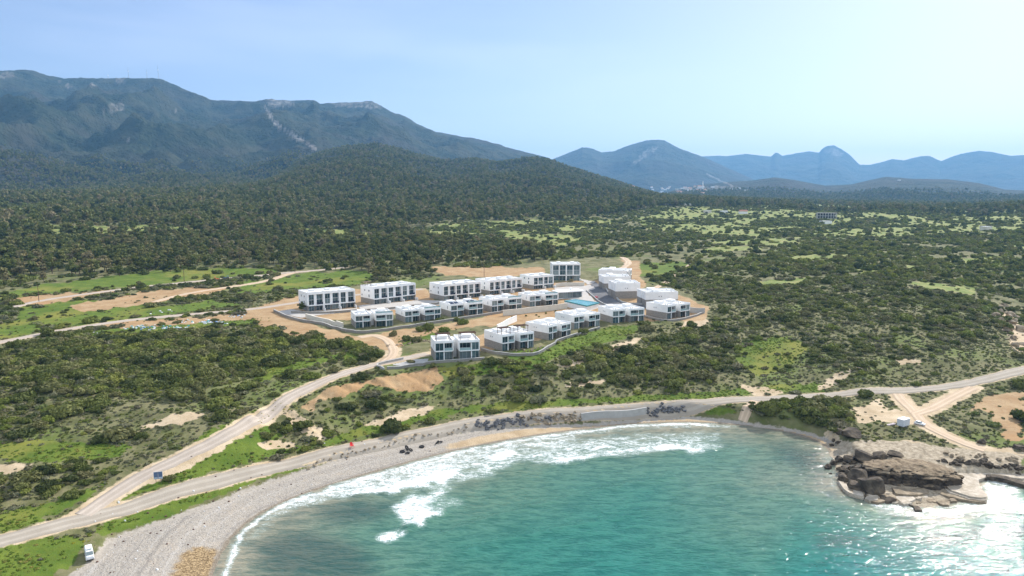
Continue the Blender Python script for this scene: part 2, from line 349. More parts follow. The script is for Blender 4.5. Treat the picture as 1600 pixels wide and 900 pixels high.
# ------------------------------------------------------------------ materials
class Mat:
    def __init__(s, name):
        s.m = bpy.data.materials.new(name); s.m.use_nodes = True; s.t = s.m.node_tree
        s.b = s.t.nodes['Principled BSDF']; s.out = s.t.nodes['Material Output']
    def n(s, kind, **kw):
        nd = s.t.nodes.new(kind)
        for k, v in kw.items():
            if k.startswith('i_'): nd.inputs[k[2:].replace('_', ' ')].default_value = v
            else: setattr(nd, k, v)
        return nd
    def l(s, a, b): s.t.links.new(a, b)
    def noise(s, scale, detail=3, rough=.5, vec=None, dist=0.0):
        nd = s.n('ShaderNodeTexNoise', i_Scale=scale, i_Detail=detail, i_Roughness=rough, i_Distortion=dist)
        s.l(vec if vec is not None else s.pos(), nd.inputs['Vector']); return nd.outputs[0]
    def pos(s):
        if not hasattr(s, '_p'): s._p = s.n('ShaderNodeNewGeometry').outputs['Position']
        return s._p
    def objc(s):
        if not hasattr(s, '_o'): s._o = s.n('ShaderNodeTexCoord').outputs['Object']
        return s._o
    def scaled(s, v):
        nd = s.n('ShaderNodeVectorMath', operation='MULTIPLY'); s.l(s.pos(), nd.inputs[0]); nd.inputs[1].default_value = v; return nd.outputs[0]
    def ramp(s, fac, stops, interp='LINEAR'):
        nd = s.n('ShaderNodeValToRGB'); cr = nd.color_ramp; cr.interpolation = interp
        while len(cr.elements) < len(stops): cr.elements.new(.5)
        for e, (p, c) in zip(cr.elements, stops): e.position = p; e.color = (*c, 1) if len(c) == 3 else c
        s.l(fac, nd.inputs[0]); return nd.outputs[0]
    def rng(s, fac, a, b, c=0., d=1., smooth=True):
        nd = s.n('ShaderNodeMapRange', interpolation_type='SMOOTHSTEP' if smooth else 'LINEAR')
        s.l(fac, nd.inputs[0])
        for i, v in enumerate((a, b, c, d)): nd.inputs[1 + i].default_value = v
        return nd.outputs[0]
    def mix(s, fac, a, b, mode='MIX'):
        nd = s.n('ShaderNodeMix', data_type='RGBA', blend_type=mode)
        for v, i in ((fac, 0), (a, 6), (b, 7)):
            if isinstance(v, (int, float)): nd.inputs[i].default_value = v
            elif isinstance(v, tuple): nd.inputs[i].default_value = (*v, 1)
            else: s.l(v, nd.inputs[i])
        return nd.outputs[2]
    def math(s, op, a, b=0.0):
        nd = s.n('ShaderNodeMath', operation=op)
        for v, i in ((a, 0), (b, 1)):
            if isinstance(v, (int, float)): nd.inputs[i].default_value = v
            else: s.l(v, nd.inputs[i])
        return nd.outputs[0]
    def attr(s, name): return s.n('ShaderNodeAttribute', attribute_name=name).outputs['Fac']
    def bump(s, h, strength=.5, dist=.1, normal=None):
        nd = s.n('ShaderNodeBump', i_Strength=strength, i_Distance=dist); s.l(h, nd.inputs['Height'])
        if normal is not None: s.l(normal, nd.inputs['Normal'])
        return nd.outputs[0]
    def done(s, col=None, rough=.9, spec=.2, normal=None, metal=0.):
        if col is not None:
            if isinstance(col, tuple): s.b.inputs['Base Color'].default_value = (*col, 1)
            else: s.l(col, s.b.inputs['Base Color'])
        if isinstance(rough, (int, float)): s.b.inputs['Roughness'].default_value = rough
        else: s.l(rough, s.b.inputs['Roughness'])
        s.b.inputs['Specular IOR Level'].default_value = spec; s.b.inputs['Metallic'].default_value = metal
        if normal is not None: s.l(normal, s.b.inputs['Normal'])
        return s.m

def simple(name, col, rough=.8, var=.12, scale=.6, spec=.25, metal=0., bumpd=0):
    m = Mat(name); f = m.noise(scale, 4, .6)
    a = tuple(c * (1 - var) for c in col); b = tuple(min(1, c * (1 + var)) for c in col)
    c = m.ramp(f, [(.3, a), (.7, b)])
    nr = m.bump(m.noise(scale * 6, 3), .4, bumpd) if bumpd else None
    return m.done(c, rough, spec, nr, metal)

def ground_material():
    m = Mat('ground_cover')
    big, mid, fine, tiny = m.noise(.03, 4, .55), m.noise(.16, 5, .6), m.noise(.9, 4, .65), m.noise(3.2, 3, .6)
    scrub = m.mix(m.rng(mid, .35, .65), (.105, .110, .044), (.205, .19, .098))
    scrub = m.mix(m.rng(fine, .55, .72), scrub, (.21, .17, .11))
    scrub = m.mix(m.math('MULTIPLY', m.rng(big, .5, .66), .6), scrub, (.125, .175, .035))
    gr = m.mix(m.rng(mid, .35, .7), (.072, .125, .018), (.15, .20, .032))
    gr = m.mix(m.rng(fine, .35, .75), gr, (.10, .135, .022)); gr = m.mix(m.math('MULTIPLY', m.rng(big, .52, .68), .7), gr, (.24, .215, .05))
    gr = m.mix(m.rng(tiny, .62, .8), gr, (.05, .08, .014))
    fl = m.mix(m.rng(mid, .4, .65), (.165, .21, .055), (.29, .275, .105))
    di = m.mix(m.rng(mid, .3, .7), (.325, .205, .105), (.43, .305, .175)); di = m.mix(m.math('MULTIPLY', m.rng(fine, .5, .75), .6), di, (.24, .15, .075))
    di = m.mix(m.math('MULTIPLY', m.rng(big, .55, .62), .5), di, (.40, .235, .11))
    sa = m.mix(m.rng(mid, .3, .7), (.42, .32, .20), (.60, .48, .33)); sa = m.mix(m.math('MULTIPLY', m.rng(fine, .55, .75), .7), sa, (.27, .21, .13))
    ro = m.mix(m.rng(fine, .3, .7), (.24, .195, .135), (.50, .42, .31))
    li = m.mix(m.rng(m.noise(.02, 4), .35, .65), (.16, .145, .125), (.30, .28, .26))
    vor = m.n('ShaderNodeTexVoronoi', i_Scale=.085); m.l(m.pos(), vor.inputs['Vector'])
    fo = m.mix(vor.outputs['Color'], (.008, .016, .009), (.050, .066, .034))
    fo = m.mix(m.rng(m.noise(.03, 5, .7), .42, .66, 0, .7), fo, (.016, .026, .015))
    fo = m.mix(m.rng(m.noise(.006, 5, .6), .4, .62), fo, (.058, .062, .036)); fo = m.mix(m.rng(m.noise(.0022, 4, .6), .5, .64), fo, (.05, .05, .036))
    brk = m.math('MULTIPLY', m.math('SUBTRACT', m.noise(.45, 5, .7), .5), 1.7)
    def msk(name, lo=.32, hi=.62, k=1.0):
        return m.rng(m.math('ADD', m.attr(name), m.math('MULTIPLY', brk, k)), lo, hi)
    c = m.mix(m.attr('forest'), scrub, fo)
    c = m.mix(msk('field', k=1.2), c, fl); c = m.mix(msk('grass'), c, gr); c = m.mix(msk('sand'), c, sa); c = m.mix(msk('dirt', k=.7), c, di)
    pe = m.mix(m.rng(m.noise(1.6, 5, .75), .3, .7), (.30, .265, .222), (.43, .385, .325))
    c = m.mix(msk('pebble', k=.9), c, pe); c = m.mix(msk('rock', k=.8), c, ro); c = m.mix(m.attr('lime'), c, li)
    h = m.math('ADD', m.math('MULTIPLY', fine, .6), m.math('MULTIPLY', tiny, .3))
    n1 = m.bump(h, .55, .5)
    n2 = m.bump(m.math('MULTIPLY', vor.outputs['Distance'], m.attr('forest')), .8, -5.0, n1)
    n2 = m.bump(m.math('MULTIPLY', m.noise(.012, 6, .68), m.attr('forest')), .9, 60.0, n2)
    return m.done(c, .95, .1, n2)
def beach_material():
    m = Mat('beach_pebbles')
    mid, fine = m.noise(.25, 4, .6), m.noise(1.6, 5, .75)
    vo = m.n('ShaderNodeTexVoronoi', i_Scale=3.4); m.l(m.pos(), vo.inputs['Vector'])
    pe = m.mix(m.rng(fine, .3, .7), (.30, .265, .222), (.43, .385, .325)); pe = m.mix(m.math('MULTIPLY', m.rng(mid, .5, .7), .5), pe, (.43, .36, .28))
    sep = m.n('ShaderNodeSeparateColor'); m.l(vo.outputs['Color'], sep.inputs[0])
    pe = m.mix(m.math('MULTIPLY', m.rng(sep.outputs[0], .86, .97), .6), pe, (.17, .165, .16)); pe = m.mix(m.math('MULTIPLY', m.rng(sep.outputs[1], .8, .95), .5), pe, (.42, .395, .365))
    sa = m.mix(m.rng(mid, .3, .7), (.40, .29, .17), (.52, .40, .26))
    wet = m.mix(m.rng(fine, .3, .7), (.17, .14, .10), (.30, .25, .19))
    st = m.mix(sep.outputs[2], (.13, .085, .04), (.46, .33, .18))
    wl = m.n('ShaderNodeTexNoise', noise_dimensions='1D', i_Scale=1.0, i_Detail=3.0); m.l(m.math('ADD', m.math('MULTIPLY', m.attr('inland'), .55), m.math('MULTIPLY', mid, 1.3)), wl.inputs['W'])
    pe = m.mix(m.rng(wl.outputs[0], .52, .68, 0, .5), pe, (.20, .18, .16)); pe = m.mix(m.rng(wl.outputs[0], .32, .45, .4, 0), pe, (.47, .44, .40))
    brk = m.math('MULTIPLY', m.math('SUBTRACT', m.noise(.5, 4, .6), .5), .8)
    c = m.mix(m.rng(m.math('ADD', m.attr('sand'), brk), .3, .7), pe, sa)
    c = m.mix(m.rng(m.math('ADD', m.attr('stone'), brk), .3, .6), c, st)
    c = m.mix(m.rng(m.math('ADD', m.attr('wet'), m.math('MULTIPLY', brk, .5)), .35, .75), c, wet)
    gr = m.mix(m.rng(mid, .35, .7), (.10, .13, .03), (.22, .20, .08))
    c = m.mix(m.rng(m.math('ADD', m.attr('grass'), brk), .4, .7), c, gr)
    ro = m.mix(m.rng(fine, .3, .7), (.24, .195, .135), (.50, .42, .31))
    c = m.mix(m.rng(m.math('ADD', m.attr('rock'), brk), .3, .6), c, ro)
    return m.done(c, .9, .2, m.bump(m.math('ADD', fine, m.math('MULTIPLY', vo.outputs['Distance'], .5)), .7, .35))
def road_material(name, a, b, dark):
    m = Mat(name); mid, fine = m.noise(.2, 4, .6), m.noise(2.2, 4, .7)
    c = m.mix(m.rng(mid, .3, .7), a, b); c = m.mix(m.math('MULTIPLY', m.rng(fine, .5, .75), .45), c, dark)
    tr = m.attr('across')                       # wheel ruts run where tyres press
    rut = m.rng(m.math('ABSOLUTE', m.math('SUBTRACT', m.math('ABSOLUTE', tr), .45)), .08, .26)
    c = m.mix(m.math('MULTIPLY', rut, .35), m.mix(.5, c, (min(1, b[0] * 1.1), min(1, b[1] * 1.1), min(1, b[2] * 1.1))), dark)
    return m.done(c, .92, .15, m.bump(fine, .4, .15))

GROUND, BEACH = ground_material(), beach_material()
ROAD = road_material('worn_asphalt', (.29, .255, .205), (.41, .36, .295), (.22, .185, .145))
GRAVEL = road_material('packed_gravel', (.36, .30, .245), (.48, .41, .34), (.27, .22, .175))
EARTH = road_material('bare_earth', (.46, .34, .23), (.58, .45, .32), (.34, .25, .17))
WHITE = simple('white_render', (.84, .835, .82), .8, .055, .5)
ROOFM = simple('roof_screed', (.62, .62, .61), .9, .10, .5)
def stone_material():
    m = Mat('stone_cladding'); f = m.n('ShaderNodeTexBrick', i_Scale=1.0, i_Mortar_Size=.02, i_Brick_Width=.7, i_Row_Height=.28)
    f.inputs['Color1'].default_value = (.30, .275, .245, 1); f.inputs['Color2'].default_value = (.20, .19, .175, 1); f.inputs['Mortar'].default_value = (.34, .32, .29, 1)
    mp_ = m.n('ShaderNodeVectorMath', operation='MULTIPLY'); m.l(m.objc(), mp_.inputs[0]); mp_.inputs[1].default_value = (1, 1, 1)
    sp = m.n('ShaderNodeSeparateXYZ'); m.l(m.objc(), sp.inputs[0]); cb = m.n('ShaderNodeCombineXYZ')
    m.l(m.math('ADD', sp.outputs[0], sp.outputs[1]), cb.inputs[0]); m.l(sp.outputs[2], cb.inputs[1]); m.l(cb.outputs[0], f.inputs['Vector'])
    c = m.mix(m.math('MULTIPLY', m.noise(1.3, 4), .35), f.outputs[0], (.33, .29, .24)); return m.done(c, .9, .2, m.bump(f.outputs[1], .4, -.03))
STONE = stone_material()
CREAM = simple('cream_plaster', (.66, .61, .52), .85, .07, .4)
CONC = simple('grey_concrete', (.40, .39, .37), .9, .12, .7)
ASPH = simple('site_asphalt', (.13, .13, .135), .9, .18, .4)
PAVE = simple('pale_paving', (.44, .41, .375), .85, .08, .5)
def glass_material():
    m = Mat('window_glass'); f = m.noise(.7, 2); c = m.ramp(f, [(.35, (.022, .045, .052)), (.7, (.085, .145, .16))]); oi = m.n('ShaderNodeObjectInfo').outputs['Random']; c = m.mix(m.rng(oi, .62, .9, 0, .55), c, (.34, .40, .40)); c = m.mix(m.rng(oi, .3, .05, 0, .6), c, (.012, .02, .024)); return m.done(c, .06, .6)
GLASS = glass_material()
RAILG = simple('balcony_glass', (.30, .42, .43), .15, .1, 1.0, .5)
FRAME = simple('aluminium_frame', (.55, .56, .57), .5, .05)
BROWN = simple('brown_timber', (.13, .075, .055), .8, .15, 2)
DARKM = simple('dark_metal', (.05, .05, .055), .5, .1, 2)
PANEL = simple('solar_panel', (.02, .028, .05), .25, .1, 1, .5)
WPAINT = simple('white_paint', (.82, .82, .82), .35, .03, 1, .5)
TYRE = simple('black_rubber', (.022, .022, .023), .85, .15, 4)
BARK = simple('tree_bark', (.12, .09, .065), .95, .25, 3)
def foliage_material(name, stops, trans=.25):
    m = Mat(name); oi = m.n('ShaderNodeObjectInfo')
    c = m.ramp(oi.outputs['Random'], stops)
    f = m.noise(.9, 2, .6, m.objc()); c = m.mix(m.rng(f, .35, .65, 0, .55), c, m.mix(.5, c, (.12, .12, .05)))
    m.done(c, .75, .25)
    tr = m.n('ShaderNodeBsdfTranslucent'); m.l(m.mix(.4, c, (.14, .17, .03)), tr.inputs[0]); ms = m.n('ShaderNodeMixShader'); ms.inputs[0].default_value = trans
    m.l(m.b.outputs[0], ms.inputs[1]); m.l(tr.outputs[0], ms.inputs[2]); m.l(ms.outputs[0], m.out.inputs[0]); return m.m
FOL_DARK = foliage_material('maquis_leaves', [(0, (.034, .050, .013)), (.2, (.088, .112, .022)), (.45, (.140, .160, .034)), (.65, (.195, .178, .080)), (.85, (.18, .22, .036)), (1, (.25, .26, .05))])
FOL_GREY = foliage_material('thyme_leaves', [(0, (.15, .15, .085)), (.35, (.215, .22, .13)), (.7, (.18, .155, .10)), (1, (.16, .215, .05))])
FOL_PINE = foliage_material('pine_needles', [(0, (.070, .088, .020)), (.3, (.125, .148, .034)), (.6, (.185, .195, .050)), (.85, (.24, .21, .085)), (1, (.29, .235, .13))])
FOL_YEL = foliage_material('flower_heads', [(0, (.42, .36, .02)), (.5, (.26, .29, .03)), (1, (.5, .42, .03))])
def rock_material(name, dark, light):
    m = Mat(name); f = m.noise(.9, 6, .7, m.objc()); g = m.noise(.25, 3, .6)
    c = m.mix(m.rng(f, .35, .68), dark, light); c = m.mix(m.math('MULTIPLY', m.rng(g, .5, .7), .5), c, tuple(v * .6 for v in dark))
    return m.done(c, .9, .2, m.bump(m.noise(2.5, 5, .7, m.objc()), .7, .3))
ROCKD = rock_material('weathered_rock', (.045, .036, .028), (.17, .135, .095))
ROCKT = rock_material('sandstone', (.21, .165, .11), (.42, .34, .24))
ROCKB = rock_material('armour_stone', (.07, .07, .075), (.22, .22, .225))
ROCKP = rock_material('pale_slab', (.40, .335, .25), (.62, .55, .45))

# ------------------------------------------------------------------ mesh helpers
def tag(o, label=None, cat=None, group=None, kind=None):
    if label: o['label'] = label
    if cat: o['category'] = cat
    if group: o['group'] = group
    o['kind'] = kind or 'thing'
    return o
def empty(name, loc=(0, 0, 0), rz=0.0):
    o = bpy.data.objects.new(name, None); C.objects.link(o); o.location = loc; o.rotation_euler = (0, 0, rz); o.empty_display_size = .5; return o
def np_mesh(name, V, Fq, mats, smooth=False, midx=None, link=True, parent=None):
    me = bpy.data.meshes.new(name); Fq = np.asarray(Fq, np.int32); k = Fq.shape[1]
    me.vertices.add(len(V)); me.vertices.foreach_set('co', np.asarray(V, np.float32).ravel())
    me.loops.add(Fq.size); me.loops.foreach_set('vertex_index', Fq.ravel())
    me.polygons.add(len(Fq)); me.polygons.foreach_set('loop_start', np.arange(0, Fq.size, k, dtype=np.int32))
    for mt in mats: me.materials.append(mt)
    if midx is not None: me.polygons.foreach_set('material_index', np.asarray(midx, np.int32))
    me.update(calc_edges=True); me.polygons.foreach_set('use_smooth', np.full(len(Fq), smooth)); me.validate()
    o = bpy.data.objects.new(name, me)
    if link: C.objects.link(o)
    if parent is not None: o.parent = parent
    return o
def fattr(o, name, v):
    a = o.data.attributes.new(name, 'FLOAT', 'POINT'); a.data.foreach_set('value', np.asarray(v, np.float32))
class MB:                                   # collects boxes, bars and prisms into ONE mesh
    def __init__(s): s.v = []; s.f = []; s.m = []
    def box(s, x0, x1, y0, y1, z0, z1, mi=0):
        b = len(s.v); s.v += [(x, y, z) for z in (z0, z1) for x, y in ((x0, y0), (x1, y0), (x1, y1), (x0, y1))]
        for q in ((3, 2, 1, 0), (4, 5, 6, 7), (0, 1, 5, 4), (1, 2, 6, 5), (2, 3, 7, 6), (3, 0, 4, 7)): s.f.append(tuple(b + i for i in q)); s.m.append(mi)
        return s
    def prism(s, pts, z0, z1, mi=0):
        b = len(s.v); n_ = len(pts); s.v += [(x, y, z0) for x, y in pts] + [(x, y, z1) for x, y in pts]
        s.f += [tuple(b + i for i in range(n_ - 1, -1, -1)), tuple(b + n_ + i for i in range(n_))]; s.m += [mi, mi]
        for i in range(n_): j = (i + 1) % n_; s.f.append((b + i, b + j, b + n_ + j, b + n_ + i)); s.m.append(mi)
        return s
    def tube(s, p, q, r0, r1=None, n_=8, mi=0):
        r1 = r0 if r1 is None else r1; p, q = Vector(p), Vector(q); d = (q - p).normalized(); a = d.orthogonal().normalized(); c = d.cross(a); b = len(s.v)
        for o, r in ((p, r0), (q, r1)):
            for i in range(n_): t = 2 * math.pi * i / n_; s.v.append(tuple(o + (a * math.cos(t) + c * math.sin(t)) * r))
        for i in range(n_): j = (i + 1) % n_; s.f.append((b + i, b + j, b + n_ + j, b + n_ + i)); s.m.append(mi)
        s.f += [tuple(b + i for i in range(n_ - 1, -1, -1)), tuple(b + n_ + i for i in range(n_))]; s.m += [mi, mi]; return s
    def loft(s, rings, mi=0, cap=True):     # rings of equal count, joined into one skin
        b = len(s.v); k = len(rings[0])
        for rg in rings: s.v += [tuple(p) for p in rg]
        for i in range(len(rings) - 1):
            for j in range(k): a = b + i * k; s.f.append((a + j, a + (j + 1) % k, a + k + (j + 1) % k, a + k + j)); s.m.append(mi)
        if cap: s.f += [tuple(b + j for j in range(k - 1, -1, -1)), tuple(b + (len(rings) - 1) * k + j for j in range(k))]; s.m += [mi, mi]
        return s
    def build(s, name, mats, parent=None, smooth=False, bevel=0):
        me = bpy.data.meshes.new(name); me.from_pydata(s.v, [], s.f)
        for mt in (mats if isinstance(mats, (list, tuple)) else [mats]): me.materials.append(mt)
        me.polygons.foreach_set('material_index', s.m); me.polygons.foreach_set('use_smooth', [smooth] * len(s.f))
        o = bpy.data.objects.new(name, me); C.objects.link(o)
        if bevel: md = o.modifiers.new('bevel', 'BEVEL'); md.width = bevel; md.segments = 2
        if parent is not None: o.parent = parent
        return o
def copy_tree(o, parent=None):
    c = o.copy(); C.objects.link(c)
    if parent is not None: c.parent = parent
    for ch in list(o.children): copy_tree(ch, c)
    return c

# ------------------------------------------------------------------ building list (front corners in the photo, wall height in photo pixels, depth in metres)
VILLAS = [
 # A(front left foot), B(front right foot), height px, depth, options, label
 ((555,512.7),(614,508.7),21,11,'r','white duplex villa at the west end of the middle row, above the dirt apron'),
 ((632.4,504),(688,498.7),19.5,11,'r','white duplex villa behind the lone round tree, second from the west in middle row'),
 ((704.3,495.5),(753.5,490.2),20,11,'s','white duplex villa with dark solar panels on its roof in the middle row'),
 ((768,488.2),(814,483),20.5,11,'r','white duplex villa in the middle row at the end of the low stone wall'),
 ((827.2,479.4),(870.5,475.5),18.5,11,'r','white duplex villa above the cream retaining wall, beside the pool house'),
 ((679.4,564),(749,560),31,10,'p','white duplex villa nearest the sea with two brown roof pergolas'),
 ((784,549),(832,542),26,12,'pw','white duplex villa with a green garden inside the curved stone wall'),
 ((857,531.5),(889.2,524.3),23,12,'w','white duplex villa with grey stone side wall, uphill of the villa with the garden'),
 ((896.5,514.5),(935.2,508.6),21.5,12,'w','white duplex villa directly below the swimming pool'),
 ((956.8,505.3),(1004.7,501.3),21.5,12,'w','white duplex villa standing right above the green grass bank'),
 ((1042,499.3),(1075.3,494),22,12,'w','white duplex villa at the east end of front row, next to a dark stone wall'),
]
ENDV = [  # A corner, facade angle, length, depth, height px, label
 ((979,440.5),72,14,17,17.5,'white villa at the top of the estate road, next to the green field'),
 ((985,452),95,13,15,20,'white villa between two others on the estate road, partly hidden by the lower one'),
 ((1000,466),98,13,13,24,'white villa with grey stone base at the bend of the dark estate road'),
 ((1059,478),98,13,16,22,'white villa right behind the easternmost front villa, beside the scrub'),
]
BLOCKS = [
 ((481,487),(555.5,480),28.5,13,3,'white three storey apartment block at the west end with a dark tree at its corner'),
 ((584,476),(649.5,468),27,12,3,'white three storey apartment block with grey stone base and a pergola on its roof'),
 ((692.5,470),(751.5,464),25,14,3,'white apartment block in front of the brown field, behind villa with solar panels'),
 ((764.7,461),(816,455.5),22.5,13,3,'white apartment block abutting the brown field at its east corner'),
 ((833.3,452),(865,449),20.5,13,2,'shortest white apartment block, just left of the tall square block'),
 ((862.8,438.3),(906.7,438),26.5,12,2,'tall square white block facing the sea at the top of the estate'),
]
def frame_of(A_, B_):
    z = 14.0
    for _ in range(10):
        a = P(A_[0], A_[1], z); z = .5 * z + .5 * T1(a[0], a[1], False)
    a = np.array(P(A_[0], A_[1], z), float); b = np.array(P(B_[0], B_[1], z), float)
    return a, b, z
def setup(A_, B_, hpx, D, ang=None, L=None):
    a, b, z = frame_of(A_, B_ or A_)
    if ang is None: v = b - a; L = float(np.hypot(*v)); ang = math.atan2(v[1], v[0])
    else: ang = R(ang)
    u = np.array([math.cos(ang), math.sin(ang)]); nrm = np.array([-u[1], u[0]])
    c = a + u * L / 2 + nrm * D / 2
    H = hpx / F * math.hypot(np.hypot(*a), CAMH - z)
    return dict(a=a, z=z, ang=ang, L=L, D=D, H=H, pad=(c[0], c[1], u[0], u[1], L / 2, D / 2, z))
SV = [setup(v[0], v[1], v[2], v[3]) for v in VILLAS]
SE = [setup(v[0], None, v[4], v[3], v[1], v[2]) for v in ENDV]
SB = [setup(v[0], v[1], v[2], v[3]) for v in BLOCKS]
PADS += [s['pad'] for s in SV + SE + SB]

# ------------------------------------------------------------------ terrain sheet
az = np.concatenate([np.arange(-66, -39, .5), np.arange(-39, 39, .1), np.arange(39, 66.1, .5)]) * math.pi / 180
rr = np.exp(np.concatenate([np.arange(math.log(48), math.log(900), .0045), np.arange(math.log(900), math.log(14500), .0062)]))
AZ, RR = np.meshgrid(az, rr); X = (RR * np.sin(AZ)).ravel(); Y = (RR * np.cos(AZ)).ravel()
Z, WHICH = terrain(X, Y)
nA, nR = len(az), len(rr)
PX, PY = proj(X, Y, Z)
r_ = np.hypot(X, Y)
near = r_ < 420
S = np.full(X.shape, 400.0); E = np.full(X.shape, 300.0)
ds = dist_line(shore, X[near], Y[near]); S[near] = np.where(inside(seapoly, X[near], Y[near]), -ds, ds)
de = dist_line(edge, X[near], Y[near]); E[near] = np.where(inside(edgepoly, X[near], Y[near]), -de, de)
a_grass = look(m_grass, PX, PY); a_sand = look(m_sand, PX, PY); a_dirt = look(m_dirt, PX, PY); a_field = look(m_field, PX, PY) * (r_ < 3500)
a_rock = look(m_rock, PX, PY) * (r_ < 300)
for ln, wdt in zip(ROADLINES, (2.9, 3.2, 3.4, 3.2, 3.2, 3.2, 3.5, 3.5)):     # bare verges beside every road
    sub = near | (r_ < 700); d = np.full(X.shape, 99.0); d[sub] = dist_line(ln, X[sub], Y[sub])
    a_sand = np.maximum(a_sand, .75 * (1 - sstep(wdt * .7, wdt * 1.25, d)))
bank = ((E > -.3) & (E < 3) & (S > 0) & near) * 1.0
a_sand = np.maximum(a_sand, bank * .45 * (PX > 540) * (PX < 900))
a_peb = np.where(near & (S > -20), sstep(1.0, -1.6, E), 0)
a_forest = sstep(1000, 1700, r_) * (1 - np.clip(a_field * 1.4, 0, 1)); a_forest = np.where(WHICH >= 0, np.maximum(a_forest, .9), a_forest)
a_lime = lookf(PX, PY) * (r_ > 900)
idx = np.arange(nA * nR).reshape(nR, nA)
FQ = np.stack([idx[:-1, :-1], idx[:-1, 1:], idx[1:, 1:], idx[1:, :-1]], -1).reshape(-1, 4)
fi = FQ[:, 0]
isb = (E[fi] < -2.2) & (S[fi] > -30) & (r_[fi] < 420)
cls = np.where(isb, 1, np.where(S[fi] < 0, 2, np.where(np.isin(WHICH[fi], (1, 2, 5)), 3, np.where(WHICH[fi] >= 0, 4, 0))))
def part_sheet(name, k, mat, attrs):
    f = FQ[cls == k][:, ::-1]; used = np.unique(f); mp_ = np.zeros(nA * nR, np.int32); mp_[used] = np.arange(len(used))
    o = np_mesh(name, np.stack([X[used], Y[used], Z[used]], 1), mp_[f][:, ::-1], [mat], True)
    for nm, v in attrs.items(): fattr(o, nm, v[used])
    return tag(o, kind='structure')
ga = dict(pebble=a_peb, grass=a_grass, sand=a_sand, dirt=a_dirt, field=a_field, rock=a_rock, forest=a_forest, lime=a_lime)
part_sheet('ground', 0, GROUND, ga); part_sheet('hills', 3, GROUND, ga); part_sheet('mountains', 4, GROUND, ga)
b_sand = np.clip(1.25 - np.abs(S - 3.0) / 3.2, 0, 1) * sstep(640, 760, PX); b_sand = np.maximum(b_sand, a_sand * (PX > 1200)); b_sand = np.maximum(b_sand, .75 * sstep(1180, 1260, PX) * (S > 0))
b_stone = sstep(400, 300, PX) * sstep(840, 870, PY) * np.clip(1.15 - np.abs(S - 3.5) / 5.5, 0, 1)
b_wet = np.clip(1 - S / 2.2, 0, 1); b_grass = np.clip(a_grass, 0, 1) * .5
part_sheet('beach', 1, BEACH, dict(inland=S, sand=b_sand, stone=b_stone, wet=b_wet, grass=b_grass, rock=a_rock)); part_sheet('seabed', 2, BEACH, dict(sand=b_sand, stone=b_stone * 0, wet=b_wet, grass=b_grass * 0, rock=a_rock))

# ------------------------------------------------------------------ roads draped on the ground
def road(name, line, width, mat, lift=.07, seed=0, label=None):
    q = np.array([P(*p) for p in line]) if len(line[0]) == 3 else np.array(line)
    q = smooth_line(q, 3); seg = np.hypot(*np.diff(q, axis=0).T); cum = np.concatenate([[0], np.cumsum(seg)])
    t = np.arange(0, cum[-1], .7); x = np.interp(t, cum, q[:, 0]); y = np.interp(t, cum, q[:, 1])
    tx, ty = np.gradient(x), np.gradient(y); L = np.hypot(tx, ty); tx, ty = tx / L, ty / L
    ac = np.array([-1.12, -1, -.6, -.2, .2, .6, 1, 1.12]); V = []; acr = []
    wl = width / 2 * (1 + .42 * (fbm(t / 4, t * 0 + seed, 3, 11) - .5)); wr = width / 2 * (1 + .42 * (fbm(t / 4, t * 0 + seed + 50, 3, 12) - .5))
    cols = []
    for a in ac:
        wv = np.where(a < 0, wl, wr); xx = x - ty * a * wv; yy = y + tx * a * wv; zz = terrain(xx, yy)[0] + (lift if abs(a) < 1.05 else -.35)
        cols.append(np.stack([xx, yy, zz], 1)); acr.append(np.full(len(t), a))
    V = np.stack(cols, 1).reshape(-1, 3); k = len(ac); ii = np.arange(len(t) * k).reshape(len(t), k)
    f = np.stack([ii[:-1, :-1], ii[1:, :-1], ii[1:, 1:], ii[:-1, 1:]], -1).reshape(-1, 4)[:, ::-1]
    o = np_mesh(name, V, f, [mat], True); fattr(o, 'across', np.stack(acr, 1).ravel()); tag(o, kind='structure'); return o
road('coast_road', COAST, 4.5, ROAD); road('dirt_road', TRACK, 3.8, GRAVEL, .09, 3); road('dirt_road', SPUR, 3.6, EARTH, .06, 5)
road('dirt_road', WEST, 4.6, GRAVEL, .08, 7); road('farm_road', FARM, 4.2, GRAVEL, .1, 9); road('farm_track', LINK, 3.6, EARTH, .08, 10)
road('sandy_track', PADP, 3.4, EARTH, .06, 12); road('sandy_track', PADQ, 3.6, EARTH, .07, 13); road('beach_ramp', RAMP, 3.0, EARTH, .08, 14); road('sandy_track', HILLP, 5, EARTH, .08, 15); road('sandy_track', EASTP, 3.5, EARTH, .08, 16)

